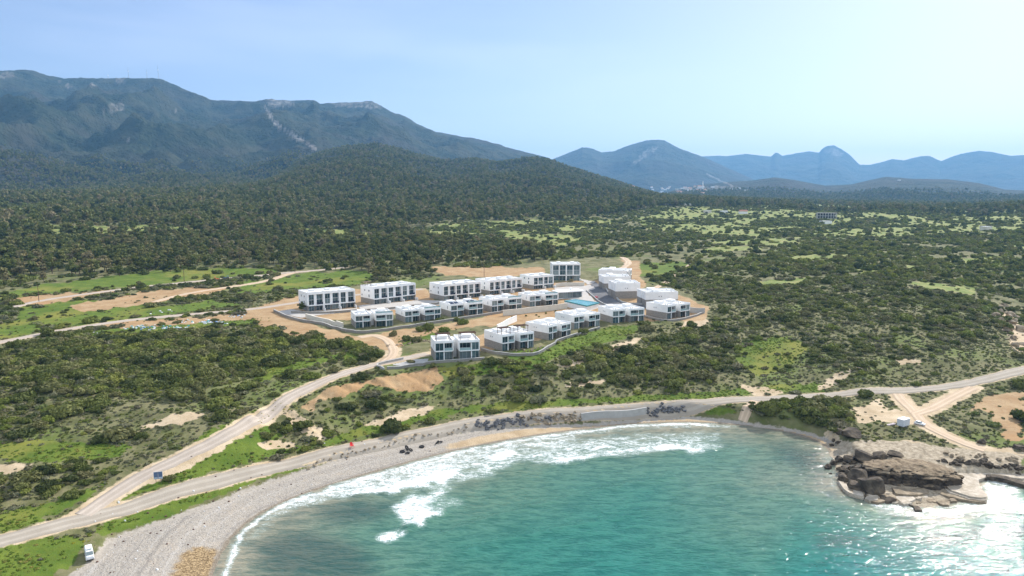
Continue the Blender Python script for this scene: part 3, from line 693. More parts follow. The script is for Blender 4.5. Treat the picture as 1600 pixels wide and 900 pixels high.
# ------------------------------------------------------------------ sea
wa = np.concatenate([np.arange(-66, -36, 1), np.arange(-36, 39, .14), np.arange(39, 66.1, 1)]) * math.pi / 180
wr_ = np.exp(np.arange(math.log(40), math.log(420), .0042))
WA, WR = np.meshgrid(wa, wr_); sx = (WR * np.sin(WA)).ravel(); sy = (WR * np.cos(WA)).ravel()
sd = dist_line(shore, sx, sy); sd = np.where(inside(seapoly, sx, sy), sd, -sd)
spx, spy = proj(sx, sy, 0 * sx)
FOAM = [([(690,803),(722,788),(704,770),(724,735),(700,733),(672,770),(640,815)],.40),([(600,838),(632,824),(640,838),(604,848)],.45),([(430,790),(520,757),(700,708),(860,681),(905,678),(905,690),(720,726),(560,776),(450,798)],.53),([(720,726),(860,690),(1000,676),(1130,673),(1130,692),(1000,691),(860,702),(740,746)],.40),([(500,770),(560,750),(620,734),(690,713),(722,733),(700,758),(640,770),(565,778),(535,774)],0.58),([(712,738),(738,712),(790,699),(862,703),(862,716),(800,726),(762,746),(720,756)],0.50),
        ([(615,790),(642,775),(688,769),(668,792),(690,803),(652,826),(628,822)],0.66),([(588,838),(618,826),(626,840),(596,850)],0.56),
        ([(800,716),(860,700),(940,691),(1000,692),(1060,690),(1138,695),(1110,709),(1050,707),(980,716),(900,722),(845,727)],0.53),
        ([(560,772),(600,765),(660,750),(715,735),(718,741),(662,760),(600,774)],0.87),([(640,818),(665,806),(690,803),(672,814),(645,827)],0.90),
        ([(860,724),(905,717),(908,722),(868,729)],0.83),([(760,714),(800,707),(802,712),(768,719)],0.87),([(1000,703),(1060,698),(1110,698),(1110,704),(1040,706)],0.78),
        ([(1335,772),(1400,776),(1450,796),(1540,782),(1532,750),(1560,742),(1600,757),(1600,800),(1530,802),(1440,812),(1375,798)],0.50),([(1560,800),(1600,790),(1600,845),(1500,870)],0.29),
        ([(1290,700),(1310,720),(1312,765),(1300,770),(1285,730)],0.28),([(690,712),(800,690),(900,676),(905,690),(800,702),(700,722)],0.44)]
fm = np.zeros(GX.shape)
for p, v in FOAM: fm = np.maximum(fm, inside(p, WX, WY) * v)
fm = blur(fm, 4)
foam = look(fm, spx, spy) * (spy > 640)
swn = fbm(sx / 5, sy / 5, 3, 90)
sw = np.clip(1.1 - np.abs(sd - 1.6 - 2.5 * (swn - .5)) / (1.5 + 1.3 * sstep(380, 700, spx)), 0, 1) * (1 - .85 * sstep(1090, 1180, spx)) * (sd > -2.0)
sw2 = np.clip(1.0 - np.abs(sd - 3.2) / 4.2, 0, 1) * sstep(330, 430, spx) * (1 - sstep(1060, 1150, spx)) * (sd > -1.5)
foam = np.maximum(foam, np.maximum(sw * .66, sw2 * .42))
DARKW = [[(490,800),(560,782),(625,790),(600,812),(520,822)],[(1440,838),(1600,820),(1600,835),(1450,850)],[(1270,840),(1340,835),(1345,850),(1280,855)],[(400,850),(480,830),(560,850),(600,900),(420,900)],[(1200,690),(1280,705),(1290,740),(1230,730)]]
dark = look(blur(raster(DARKW, 6), 10), spx, spy)
crest = np.zeros(sx.shape)
for ln, hgt in (([(560,776),(610,771),(665,757),(716,738)],.55),([(640,824),(668,810),(690,803)],.7),([(860,727),(906,720),(985,714),(1060,706),(1110,704)],.45),([(700,832),(800,800),(920,770),(1050,745)],.35),([(600,900),(760,850),(930,815),(1100,785)],.3)):
    q = np.array([P(a, b, 0) for a, b in ln]); crest += hgt * np.exp(-(dist_line(smooth_line(q, 2), sx, sy) / 1.6) ** 2)
swell = .14 * (fbm((sx * .35 + sy) / 9, (sy * .3 - sx) / 26, 3, 95) - .5)
sz = .02 + (crest + swell) * np.clip(sd / 6, 0, 1) + .05 * foam
def water_material():
    m = Mat('sea_water'); dp = m.attr('offshore')
    big = m.noise(.035, 4, .55); d2 = m.math('ADD', dp, m.math('MULTIPLY', m.math('SUBTRACT', big, .5), 26.0))
    col = m.ramp(m.math('DIVIDE', d2, 110.0), [(0, (.30, .265, .19)), (.07, (.22, .225, .16)), (.22, (.105, .20, .14)), (.5, (.042, .178, .134)), (.8, (.018, .172, .145)), (1, (.010, .168, .152))])
    col = m.mix(m.math('MULTIPLY', m.attr('weed'), .75), col, (.045, .075, .065))
    # ripples run along the shore
    rp = m.n('ShaderNodeMapping'); rp.inputs['Rotation'].default_value = (0, 0, R(-24)); rp.inputs['Scale'].default_value = (.32, 1.0, 1.0); m.l(m.pos(), rp.inputs[0])
    w1 = m.noise(.55, 3, .6, rp.outputs[0], .5); w2 = m.noise(1.9, 2, .6, rp.outputs[0], .4)
    hh = m.math('ADD', m.math('MULTIPLY', w1, .66), m.math('MULTIPLY', w2, .34))
    col = m.mix(m.rng(hh, .38, .60, .85, 0.), col, m.mix(.6, col, (.0, .06, .055)))  # ripple troughs darkened in the base colour to imitate wave shading
    fp = m.n('ShaderNodeMapping'); fp.inputs['Rotation'].default_value = (0, 0, R(-24)); fp.inputs['Scale'].default_value = (.6, 1.1, 1.0); m.l(m.pos(), fp.inputs[0])
    f1, f2, f3 = m.noise(.28, 4, .6, fp.outputs[0], 1.2), m.noise(1.3, 6, .78, fp.outputs[0], .8), m.noise(3.4, 3, .7)
    lace = m.math('ADD', m.math('MULTIPLY', m.math('SUBTRACT', f1, .5), 1.0), m.math('ADD', m.math('MULTIPLY', m.math('SUBTRACT', f2, .5), 1.5), m.math('MULTIPLY', m.math('SUBTRACT', f3, .5), .9)))
    fv = m.math('ADD', m.math('MULTIPLY', m.attr('foam'), 1.12), lace); gate = m.rng(m.attr('foam'), .04, .3)
    milk = m.math('MULTIPLY', m.rng(fv, .1, .75, 0, .5), gate)
    fo = m.math('MULTIPLY', m.rng(fv, .46, .86), gate)
    col = m.mix(milk, col, (.40, .50, .45))
    cc = m.mix(fo, col, (.78, .80, .80))
    nr = m.bump(hh, .68, .9)
    rg = m.math('ADD', m.math('MULTIPLY', fo, .6), .05)
    m.b.inputs['IOR'].default_value = 1.33
    return m.done(cc, rg, .22, nr)
WATER = water_material()
ii = np.arange(len(wa) * len(wr_)).reshape(len(wr_), len(wa))
fq = np.stack([ii[:-1, :-1], ii[:-1, 1:], ii[1:, 1:], ii[1:, :-1]], -1).reshape(-1, 4)
keep = sd[fq].max(1) > -6
sea = np_mesh('sea_water', np.stack([sx, sy, sz], 1), fq[keep], [WATER], True)
fattr(sea, 'offshore', sd * (1 + 1.6 * sstep(1180, 1330, spx))); fattr(sea, 'foam', foam); fattr(sea, 'weed', dark); tag(sea, kind='structure')
outer = np_mesh('sea_water', [(-9000, -6000, -.6), (9000, -6000, -.6), (9000, 60, -.6), (-9000, 60, -.6)], [(0, 1, 2, 3)], [WATER]); fattr(outer, 'offshore', [110] * 4); fattr(outer, 'foam', [0] * 4); fattr(outer, 'weed', [0] * 4); tag(outer, kind='structure')
#@@VEG0
# ------------------------------------------------------------------ plants: prototypes
def leaf_cloud(blobs, n, size, r, up=.25, shell=(.78, 1.06)):
    """many small leaf clumps spread over the outside of overlapping lobes"""
    V = []; Fc = []
    wts_ = np.array([b[3] * b[4] for b in blobs]); wts_ = wts_ / wts_.sum()
    which = r.choice(len(blobs), n, p=wts_); B = np.array(blobs)[which]
    d = r.normal(size=(n, 3)); d[:, 2] = np.abs(d[:, 2]) * .9 - up * r.random(n); d /= np.linalg.norm(d, axis=1)[:, None]
    rad = r.uniform(shell[0], shell[1], n)[:, None]
    c = B[:, :3] + d * np.stack([B[:, 3], B[:, 3], B[:, 4]], 1) * rad
    nr = d + r.normal(size=(n, 3)) * .55; nr /= np.linalg.norm(nr, axis=1)[:, None]
    t = np.cross(nr, r.normal(size=(n, 3))); t /= np.linalg.norm(t, axis=1)[:, None]; b = np.cross(nr, t)
    s = (size * r.uniform(.55, 1.35, n))[:, None]; el = r.uniform(.6, 1.0, n)[:, None]
    Q = np.stack([c - t * s - b * s * el * .4, c + t * s * .2 - b * s * el, c + t * s + b * s * el * .3, c - t * s * .1 + b * s * el], 1)
    return Q.reshape(-1, 3), np.arange(4 * n).reshape(-1, 4)
def core(blobs, k=.74):
    V, Fc = [], []; o = 0
    for b in blobs:
        nu, nv = 7, 4
        for j in range(nv + 1):
            ph = math.pi * j / nv - math.pi / 2
            for i in range(nu): th = 2 * math.pi * i / nu; V.append((b[0] + b[3] * k * math.cos(ph) * math.cos(th), b[1] + b[3] * k * math.cos(ph) * math.sin(th), b[2] + b[4] * k * math.sin(ph)))
        for j in range(nv):
            for i in range(nu): Fc.append((o + j * nu + i, o + j * nu + (i + 1) % nu, o + (j + 1) * nu + (i + 1) % nu, o + (j + 1) * nu + i))
        o = len(V)
    return np.array(V), np.array(Fc)
def join(*parts):
    V, Fc, M_ = [], [], []; o = 0
    for v, f, mi in parts: V.append(v); Fc.append(np.asarray(f) + o); M_ += [mi] * len(f); o += len(v)
    return np.vstack(V), np.vstack(Fc), M_
protos = {}
def shrub_proto(seed, n, flat, mat, name, size=.17):
    r = np.random.default_rng(seed); bl = [(0, 0, .25 * flat, .62, .55 * flat)]
    for _ in range(r.integers(4, 8)):
        a = r.uniform(0, 6.28); q = r.uniform(.3, .72); s = r.uniform(.28, .5); bl.append((q * math.cos(a), q * math.sin(a), r.uniform(.12, .42) * flat, s, s * r.uniform(.7, 1.15) * flat))
    V, Fc, M_ = join((*leaf_cloud(bl, n, size, r), 0), (*core(bl), 0))
    return np_mesh(name, V, Fc, [mat], False, M_, link=False)
def trunk_mesh(r, h, lean):
    mb = MB(); top = (lean[0], lean[1], h * .8); mb.tube((0, 0, -.05), (lean[0] * .4, lean[1] * .4, h * .4), .026, .02, 6); mb.tube((lean[0] * .4, lean[1] * .4, h * .4), top, .02, .008, 6)
    for _ in range(4): a = r.uniform(0, 6.28); z0 = r.uniform(.3, .55) * h; mb.tube((lean[0] * z0, lean[1] * z0, z0), (.2 * math.cos(a), .2 * math.sin(a), z0 + .16), .011, .004, 5)
    return mb
def tree_proto(seed, n, size=.05):
    r = np.random.default_rng(seed); bl = []; wd = r.uniform(.24, .34)
    for k in range(r.integers(8, 13)):
        a = r.uniform(0, 6.28); zz = r.uniform(.34, .86); q = r.uniform(.1, 1.0) * wd * (1.1 - .8 * abs(zz - .5)); s = r.uniform(.11, .19) * (1.15 - .5 * (zz - .3))
        bl.append((q * math.cos(a), q * math.sin(a), zz, s, s * r.uniform(.6, .9)))
    bl.append((0, 0, .88, .11, .11)); lean = r.uniform(-.05, .05, 2)
    tm = trunk_mesh(r, .95, lean)
    lv = leaf_cloud(bl, n, size, r, .9, (.6, 1.12)); cr = core(bl, .6)
    V, Fc, M_ = join((*lv, 0), (*cr, 0)); crown = np_mesh('crown', V, Fc, [FOL_PINE], False, M_, link=False)
    tv = np.array(tm.v); tf = np.array([f for f in tm.f if len(f) == 4])
    V2, F2, M2 = join((V, Fc, 0), (tv, tf, 1)); whole = np_mesh('wood_tree', V2, F2, [FOL_PINE, BARK], False, M2, link=False)
    return whole, crown, (tm)
SHR = [shrub_proto(100 + i, 520, [.8, .95, .7, 1.0, .62, .85][i], FOL_DARK, 'shrub', .12) for i in range(6)]
SHL = [shrub_proto(150 + i, 130, [.8, .95, .7, 1.0][i], FOL_DARK, 'far_shrub', .24) for i in range(4)]
GAR = [shrub_proto(200 + i, 170, .5, FOL_GREY, 'thyme', .17) for i in range(4)]
YEL = [shrub_proto(220 + i, 60, .45, FOL_YEL, 'flower', .2) for i in range(2)]
TRE = [tree_proto(300 + i, 620) for i in range(6)]
TRL = [tree_proto(330 + i, 150, .10)[0] for i in range(4)]

def scatter_object(name, pts, sizes, protolist, squash=None):
    """one ground-cover object: its plants are instanced on its own points"""
    me = bpy.data.meshes.new(name); nP = len(pts); me.vertices.add(nP); me.vertices.foreach_set('co', np.asarray(pts, np.float32).ravel())
    o = bpy.data.objects.new(name, me); C.objects.link(o)
    a = me.attributes.new('size', 'FLOAT_VECTOR', 'POINT'); sv = np.stack([sizes, sizes, sizes * (rng.uniform(.75, 1.25, nP) if squash is None else squash)], 1); a.data.foreach_set('vector', sv.astype(np.float32).ravel())
    a = me.attributes.new('turn', 'FLOAT_VECTOR', 'POINT'); tv = np.stack([rng.normal(0, .06, nP), rng.normal(0, .06, nP), rng.uniform(0, 6.28, nP)], 1); a.data.foreach_set('vector', tv.astype(np.float32).ravel())
    a = me.attributes.new('pick', 'INT', 'POINT'); a.data.foreach_set('value', rng.integers(0, len(protolist), nP).astype(np.int32))
    col = bpy.data.collections.new(name + '_kinds')
    for p in protolist: col.objects.link(p)
    g = bpy.data.node_groups.new(name, 'GeometryNodeTree')
    g.interface.new_socket('Geometry', in_out='INPUT', socket_type='NodeSocketGeometry'); g.interface.new_socket('Geometry', in_out='OUTPUT', socket_type='NodeSocketGeometry')
    N = g.nodes.new; gi, go = N('NodeGroupInput'), N('NodeGroupOutput'); ip = N('GeometryNodeInstanceOnPoints'); ci = N('GeometryNodeCollectionInfo')
    ci.inputs['Collection'].default_value = col; ci.inputs['Separate Children'].default_value = True; ci.inputs['Reset Children'].default_value = True
    ip.inputs['Pick Instance'].default_value = True
    def na(nm, ty): q = N('GeometryNodeInputNamedAttribute'); q.data_type = ty; q.inputs['Name'].default_value = nm; return next(x for x in q.outputs if x.enabled and x.name == 'Attribute')
    L = g.links.new
    L(gi.outputs[0], ip.inputs['Points']); L(ci.outputs[0], ip.inputs['Instance']); L(na('pick', 'INT'), ip.inputs['Instance Index']); L(na('turn', 'FLOAT_VECTOR'), ip.inputs['Rotation']); L(na('size', 'FLOAT_VECTOR'), ip.inputs['Scale']); L(ip.outputs[0], go.inputs[0])
    md = o.modifiers.new('plants', 'NODES'); md.node_group = g
    return tag(o, kind='stuff')

# ------------------------------------------------------------------ plants: where they grow
ESTATE = [(425,505),(440,472),(560,446),(690,432),(860,405),(1000,402),(1018,440),(1070,455),(1112,482),(1105,508),(1000,508),(930,516),(900,524),(860,540),(845,553),(760,566),(690,572),(610,584),(585,575),(610,560),(590,545),(500,530),(430,512)]
FOREST = [(-100,330),(60,328),(100,318),(180,305),(450,286),(600,284),(1000,306),(1065,318),(980,332),(900,342),(700,350),(640,360),(620,376),(700,380),(860,396),(865,406),(700,416),(650,430),(560,440),(520,426),(430,418),(300,420),(200,425),(0,440),(-100,445)]
OPENR = [(900,375),(1600,360),(1600,430),(1080,412),(1000,402),(880,404)]
m_est, m_for = raster([ESTATE], 1), raster([FOREST], 2)
m_thin = raster([[(0,685),(120,690),(240,700),(250,720),(100,730),(0,735)],[(180,600),(330,640),(340,690),(260,690),(180,660)],[(1060,590),(1300,580),(1300,612),(1060,622)],[(1330,630),(1380,615),(1600,610),(1600,700),(1340,700)],[(1300,600),(1600,520),(1600,600),(1400,612)]], 6)
m_dense = raster([[(430,512),(590,545),(570,556),(420,575),(400,620),(330,640),(0,600),(0,550),(160,528),(330,518)],[(700,575),(850,558),(960,540),(1080,520),(1110,600),(900,620),(700,620)],[(100,720),(180,715),(200,745),(130,780),(0,790),(0,770)],
   [(480,640),(560,612),(640,625),(680,625),(660,635),(560,650),(490,655)],[(395,680),(440,668),(455,682),(420,694)],[(1300,590),(1350,566),(1400,585),(1380,602),(1300,602)],[(1180,640),(1320,625),(1330,650),(1290,665),(1220,660)]], 2)
m_yel = raster([[(112,832),(140,836),(138,858),(126,866),(118,850)],[(420,655),(470,618),(480,626),(440,660)],[(400,655),(440,620),(446,630),(405,668)],[(200,812),(330,772),(335,780),(210,822)]], 2)
def sample(n, r0, r1, az0=-41, az1=41):
    a = rng.uniform(R(az0), R(az1), n); r = np.sqrt(rng.uniform(r0 * r0, r1 * r1, n)); x, y = r * np.sin(a), r * np.cos(a)
    z, wh = terrain(x, y); px, py = proj(x, y, z); return x, y, z, px, py, r, wh
def clear(x, y, r, road_gap=3.4, pad_gap=2.6):
    ok = np.ones(x.shape, bool); nr = r < 620
    xs, ys = x[nr], y[nr]; o = np.ones(xs.shape, bool)
    for ln in ROADLINES: o &= dist_line(ln, xs, ys) > road_gap
    for p in PADS:
        a = np.abs((xs - p[0]) * p[2] + (ys - p[1]) * p[3]) - p[4]; b = np.abs(-(xs - p[0]) * p[3] + (ys - p[1]) * p[2]) - p[5]; o &= np.maximum(a, b) > pad_gap
    k = r[nr] < 400; e = np.full(xs.shape, 9.0); de_ = dist_line(edge, xs[k], ys[k]); e[k] = np.where(inside(edgepoly, xs[k], ys[k]), -de_, de_); o &= e > 1.2
    ok[nr] = o; return ok
def groundcover(px, py):
    bare = look(m_dirt, px, py) * .985 + look(m_sand, px, py) * .93 + look(m_rock, px, py)
    return np.clip(bare, 0, 1), look(m_grass, px, py), look(m_est, px, py), look(m_field, px, py), look(m_thin, px, py), look(m_dense, px, py)
# scrub close by
x, y, z, px, py, r, wh = sample(60000, 118, 470)
bare, gr, est, fld, thin, dense = groundcover(px, py)
patch = fbm(x / 22, y / 22, 3, 120)
dens = np.where(patch > .45, .62, .20) * (1 - bare) * (1 - .96 * gr) * (1 - .985 * est) * (1 - .93 * fld) * (1 - .62 * thin); dens = np.maximum(dens, dense * np.where(patch > .40, .8, .3) * (1 - est))
ok = (rng.random(len(x)) < dens) & (z > 2.7) & clear(x, y, r) & (px > -150) & (px < 1750)
size = np.exp(rng.normal(.12, .52, len(x))) * (1 - .5 * thin) * (1 + .5 * dense * (patch > .5)); size = np.clip(size, .4, 4.0)
kind = rng.random(len(x)); grey = kind < np.where(dense > .5, .13, np.where(thin > .4, .75, .42))
near_sh = [x[ok & ~grey], y[ok & ~grey], z[ok & ~grey], size[ok & ~grey], px[ok & ~grey], py[ok & ~grey]]
gk = ok & grey; scatter_object('low_scrub', np.stack([x[gk], y[gk], z[gk] - .05], 1), size[gk] * .85, GAR)
# low tufts fill between the bushes
x, y, z, px, py, r, wh = sample(90000, 115, 420); bare, gr, est, fld, thin, dense = groundcover(px, py)
ok = (rng.random(len(x)) < .75 * (1 - bare) * (1 - .93 * gr) * (1 - .97 * est)) & (z > 2.7) & clear(x, y, r, 3.2)
scatter_object('low_scrub', np.stack([x[ok], y[ok], z[ok] - .05], 1), rng.uniform(.3, .75, ok.sum()), GAR + [])if False else None
GAR2 = [shrub_proto(240 + i, 60, .6, FOL_GREY, 'tuft', .24) for i in range(3)] + [shrub_proto(250 + i, 60, .6, FOL_DARK, 'tuft', .24) for i in range(2)]
scatter_object('undergrowth', np.stack([x[ok], y[ok], z[ok] - .04], 1), rng.uniform(.28, .72, ok.sum()), GAR2)
ok = (rng.random(len(x)) < look(m_yel, px, py) * .9) & (z > 2.6); scatter_object('flowers', np.stack([x[ok], y[ok], z[ok] - .03], 1), rng.uniform(.18, .4, ok.sum()), YEL)
# grass tufts on the green strips
GRASSM = foliage_material('grass_blades', [(0, (.13, .215, .024)), (.5, (.175, .26, .034)), (.85, (.25, .30, .05)), (1, (.34, .31, .075))], .35)
GT = [shrub_proto(260 + i, 46, .45, GRASSM, 'grass_tuft', .22) for i in range(3)]
x, y, z, px, py, r, wh = sample(150000, 105, 330); bare, gr, est, fld, thin, dense = groundcover(px, py)
ok = (rng.random(len(x)) < np.clip(gr * 1.0 - bare * .8, 0, 1) * np.where(fbm(x / 6, y / 6, 3, 130) > .5, .6, .12)) & (z > 2.0) & clear(x, y, r, 2.9)
scatter_object('grass', np.stack([x[ok], y[ok], z[ok] - .03], 1), rng.uniform(.22, .6, ok.sum()), GT)
# bushes over the plain and the eastern hillside
x, y, z, px, py, r, wh = sample(190000, 470, 1500)
bare, gr, est, fld, thin, dense = groundcover(px, py); fo = look(m_for, px, py) * (px < 1070)
patch = fbm(x / 60, y / 60, 4, 121); clump = fbm(x / 40, y / 40, 3, 122)
dens = np.where(patch > .43, .50, .14) * (1 - bare) * (1 - .92 * gr) * (1 - .98 * est); dens = np.where(fld > .4, np.where(clump > .55, .38, .05), dens) * (1 - .85 * fo)
ok = (rng.random(len(x)) < dens) & (wh < 0) & clear(x, y, r, 4.0, 3) & (px > -200) & (px < 1800)
size = np.clip(np.exp(rng.normal(.78, .34, len(x))), .9, 4.5); far = r > 700
scatter_object('bushland', np.stack([x[ok], y[ok], z[ok] - .1], 1), size[ok], SHL)
# trees of the wood on the left and middle
x, y, z, px, py, r, wh = sample(60000, 380, 1650)
bare, gr, est, fld, thin, dense = groundcover(px, py); fo = look(m_for, px, py) * (px < 1090)
ok = (rng.random(len(x)) < fo * .62 * (1 - .97 * fld) * (1 - gr) * (1 - bare) * (1 - est)) & clear(x, y, r, 5, 5) & (wh < 0) & (px > -250)
size = np.clip(rng.normal(9.6, 2.1, len(x)), 4.5, 15) * np.where(fbm(x / 70, y / 70, 3, 123) > .45, 1, .72)
near_tr = [x[ok], y[ok], z[ok], size[ok], px[ok], py[ok]]
# forest on the hills
x, y, z, px, py, r, wh = sample(230000, 1250, 3500)
bare, gr, est, fld, thin, dense = groundcover(px, py); thick = fbm(x / 160, y / 160, 4, 124)
ok = (rng.random(len(x)) < np.where(wh >= 0, np.where(thick > .42, .62, .22) * np.where(wh == 0, 1 - sstep(2100, 2700, r), 1 - sstep(2800, 3450, r)), np.where(fld > .3, np.where(thick > .55, .3, .05), .5))) & (px > -60) & (px < 1660)
scatter_object('hill_forest', np.stack([x[ok], y[ok], z[ok] - .2], 1), rng.uniform(6, 11.5, ok.sum()), TRL)

# ------------------------------------------------------------------ the plants that show largest, one by one
def place_name(px, py):
    if py < 425: return 'at the edge of the green field' if px < 440 else 'behind the white villas'
    if px < 640 and py > 700: return 'beside the fork of the two roads' if px < 420 else 'on the grass above the coast road'
    if px < 430 and py > 610: return 'on the slope left of the dirt road'
    if px < 610 and py > 520: return 'in the thicket between the upper track and the dirt road'
    if px < 480: return 'along the upper track'
    if 430 <= px < 700 and py > 585: return 'at the foot of the sandy scarp'
    if px < 1110 and py > 560: return 'in the hollow between the front villas and the coast road'
    if px < 1110: return 'among the white villas'
    if py > 612: return 'seaward of the coast road near the headland'
    if py > 540: return 'above the coast road east of the villas'
    return 'on the eastern hillside of dense scrub'
xs, ys, zs, ss, pxs, pys = near_sh
d = np.sqrt(xs ** 2 + ys ** 2 + 60 ** 2); rank = np.where((pxs > 5) & (pxs < 1595) & (pys < 895), ss / d, 0); order = np.argsort(-rank); big = order[:282]; rest = order[282:]
scatter_object('bushland', np.stack([xs[rest], ys[rest], zs[rest] - .06], 1), ss[rest], SHR)
def put_shrub(x_, y_, z_, s_, where, label=None, sq=1.0):
    k = rng.integers(0, len(SHR)); o = SHR[k].copy(); o.name = 'shrub'; C.objects.link(o); o.location = (x_, y_, z_ - .06); o.scale = (s_, s_ * rng.uniform(.85, 1.15), s_ * sq * rng.uniform(.85, 1.1)); o.rotation_euler = (0, 0, rng.uniform(0, 6.28))
    form = ['rounded', 'spreading', 'low', 'tall', 'flat', 'bushy'][k]
    tag(o, label or f'{"large" if s_ > 2.1 else "smaller"} {form} dark green shrub {where}', 'shrub', None if label else f'{form} shrubs {where}'); return o
for i in big: put_shrub(xs[i], ys[i], zs[i], ss[i], place_name(pxs[i], pys[i]))
for (a, b, s_, sq, lab) in [(672,516,2.6,2.0,'round dark green bush on the dirt apron, taller of the touching pair'),(655,518,2.3,1.5,'lower dark bush touching the round bush on the dirt apron'),(695,518,2.6,1.3,'dome-shaped green bush on the grass below the middle villas'),
     (723,507,2.8,1.3,'green bush on the bare slope below the villa with solar panels'),(615,525,2.0,1.7,'single round shrub where the spur track meets the dirt apron'),(650,535,3.0,1.5,'wide dark bush above the rocky bank, in front of the nearest villa'),(634,532,2.2,1.3,'smaller dark bush left of the rocky bank'),
     (570,564,2.0,1.4,'round olive shrub on the verge of dirt road below spur track'),(342,508,2.2,1.0,'small round shrub beside the white rubbish heap'),(252,508,2.2,.7,'low shrub standing in the rubbish clearing'),(278,505,2.4,.8,'darker shrub on the islet between track and rubbish'),
     (131,862,.1,1,None)]:
    if lab is None: continue
    x_, y_, z_ = GM(a, b); put_shrub(x_, y_, z_, s_, '', lab, sq)
for (a, b) in [(795,553),(806,555),(818,552),(829,553),(841,549),(850,545),(760,560),(742,562),(716,565),(872,536),(884,531),(900,526),(917,520),(930,516),(880,541),(1022,500),(1040,502),(1066,499),(1082,495),(1012,497)]:
    x_, y_, z_ = GM(a, b); put_shrub(x_, y_, z_, rng.uniform(.5, 1.0), '', 'low planted shrub in the garden strip inside the stone wall of front villas')['group'] = 'garden shrubs of the front villas'
for (a, b) in [(800,497),(822,495),(838,493),(853,491),(868,488),(842,496)]:
    x_, y_, z_ = GM(a, b); put_shrub(x_, y_, z_, .55, '', 'slim sapling at the foot of the tall cream retaining wall', 2.2)['group'] = 'saplings below the cream wall'
xs, ys, zs, ss, pxs, pys = near_tr
d = np.hypot(xs, ys); rank = np.where((pxs > 5) & (pxs < 1595), ss / d, 0); order = np.argsort(-rank); big = order[:286]; rest = order[286:]
fr = np.hypot(xs[rest], ys[rest]) > 760
scatter_object('woodland', np.stack([xs[rest], ys[rest], zs[rest] - .1], 1)[~fr], ss[rest][~fr], [t[0] for t in TRE]); scatter_object('woodland', np.stack([xs[rest], ys[rest], zs[rest] - .1], 1)[fr], ss[rest][fr], TRL)
TREE = []
for whole, crown, tm in TRE:
    root = empty('pine_tree'); C.objects.link(crown); crown.parent = root; tm.build('trunk', BARK, root); TREE.append(root)
used = [False] * len(TREE)
def put_tree(x_, y_, z_, s_, label, group=None):
    k = int(rng.integers(0, len(TREE)))
    if used[k]: o = copy_tree(TREE[k])
    else: o = TREE[k]; used[k] = True
    o.location = (x_, y_, z_ - .1); o.scale = (s_ * rng.uniform(.9, 1.15),) * 2 + (s_,); o.rotation_euler = (0, 0, rng.uniform(0, 6.28)); tag(o, label, 'tree', group); return o
def wood_name(px):
    for a, t in ((110, 'behind the far left end of the green field'), (230, 'behind the two round bushes of the green field'), (330, 'behind the middle of the green field'), (440, 'behind the right end of the green field'), (560, 'above the pale farm road'), (680, 'behind the western apartment blocks')):
        if px < a: return t
    return 'behind the brown field and the villas'
for i in big:
    wn = wood_name(pxs[i]); h = 'tall' if ss[i] > 8.6 else 'medium' if ss[i] > 6.8 else 'small'
    put_tree(xs[i], ys[i], zs[i], ss[i], f'{h} olive green tree in the wood {wn}', f'{h} trees in the wood {wn}')
for (a, b, s_, lab) in [(229,420,8,'lone tree in the middle of the green field, its right neighbour touching'),(187,432,7.5,'grey green tree standing on the green field near the road'),(178,428,6.5,'smaller tree beside the grey green one on the green field'),(135,435,6,'round tree at the left part of the green field'),
      (68,440,6.5,'tree on the green field next to the utility pole'),(266,425,7.5,'round tree at the upper edge of the green field'),(10,444,7,'tree at the very left edge of the green field'),(32,446,7,'second tree from the left edge of the green field'),
      (434,472,4.2,'small dark tree beside the dirt junction'),(472,487,5,'dark tree at the corner of the westernmost apartment block'),(891,446,4,'small tree in the paved yard below the tall square block'),(200,458,4.5,'bushy tree beside the bare earth patch')]:
    x_, y_, z_ = GM(a, b); put_tree(x_, y_, z_, s_, lab)
for k, u_ in enumerate(used):
    if not u_: put_tree(*GM(600 + 9 * k, 424), 7, 'olive green tree at the upper edge of the pale farm road')
#@@VEG1
#@@BUILD0
# ------------------------------------------------------------------ villas and apartment blocks
def window(name, x0, x1, y, z0, z1, parent, bars=1, axis='x', rail=False):
    """glass pane set in a slim frame; axis x: faces the front, axis y: sits on a side wall at x = y"""
    m = MB(); fr = .07
    def b(a0, a1, d0, d1, c0, c1, mi):
        if axis == 'x': m.box(a0, a1, y + d0, y + d1, c0, c1, mi)
        else: m.box(y + d0, y + d1, a0, a1, c0, c1, mi)
    b(x0 + fr, x1 - fr, 0, .04, z0 + fr, z1 - fr, 0)
    for a0, a1, c0, c1 in ((x0, x0 + fr, z0, z1), (x1 - fr, x1, z0, z1), (x0 + fr, x1 - fr, z0, z0 + fr), (x0 + fr, x1 - fr, z1 - fr, z1)): b(a0, a1, -.05, .06, c0, c1, 1)
    for k in range(bars): c = x0 + (x1 - x0) * (k + 1) / (bars + 1); b(c - .035, c + .035, -.04, .05, z0 + fr, z1 - fr, 1)
    return m.build(name, [GLASS, FRAME], parent)
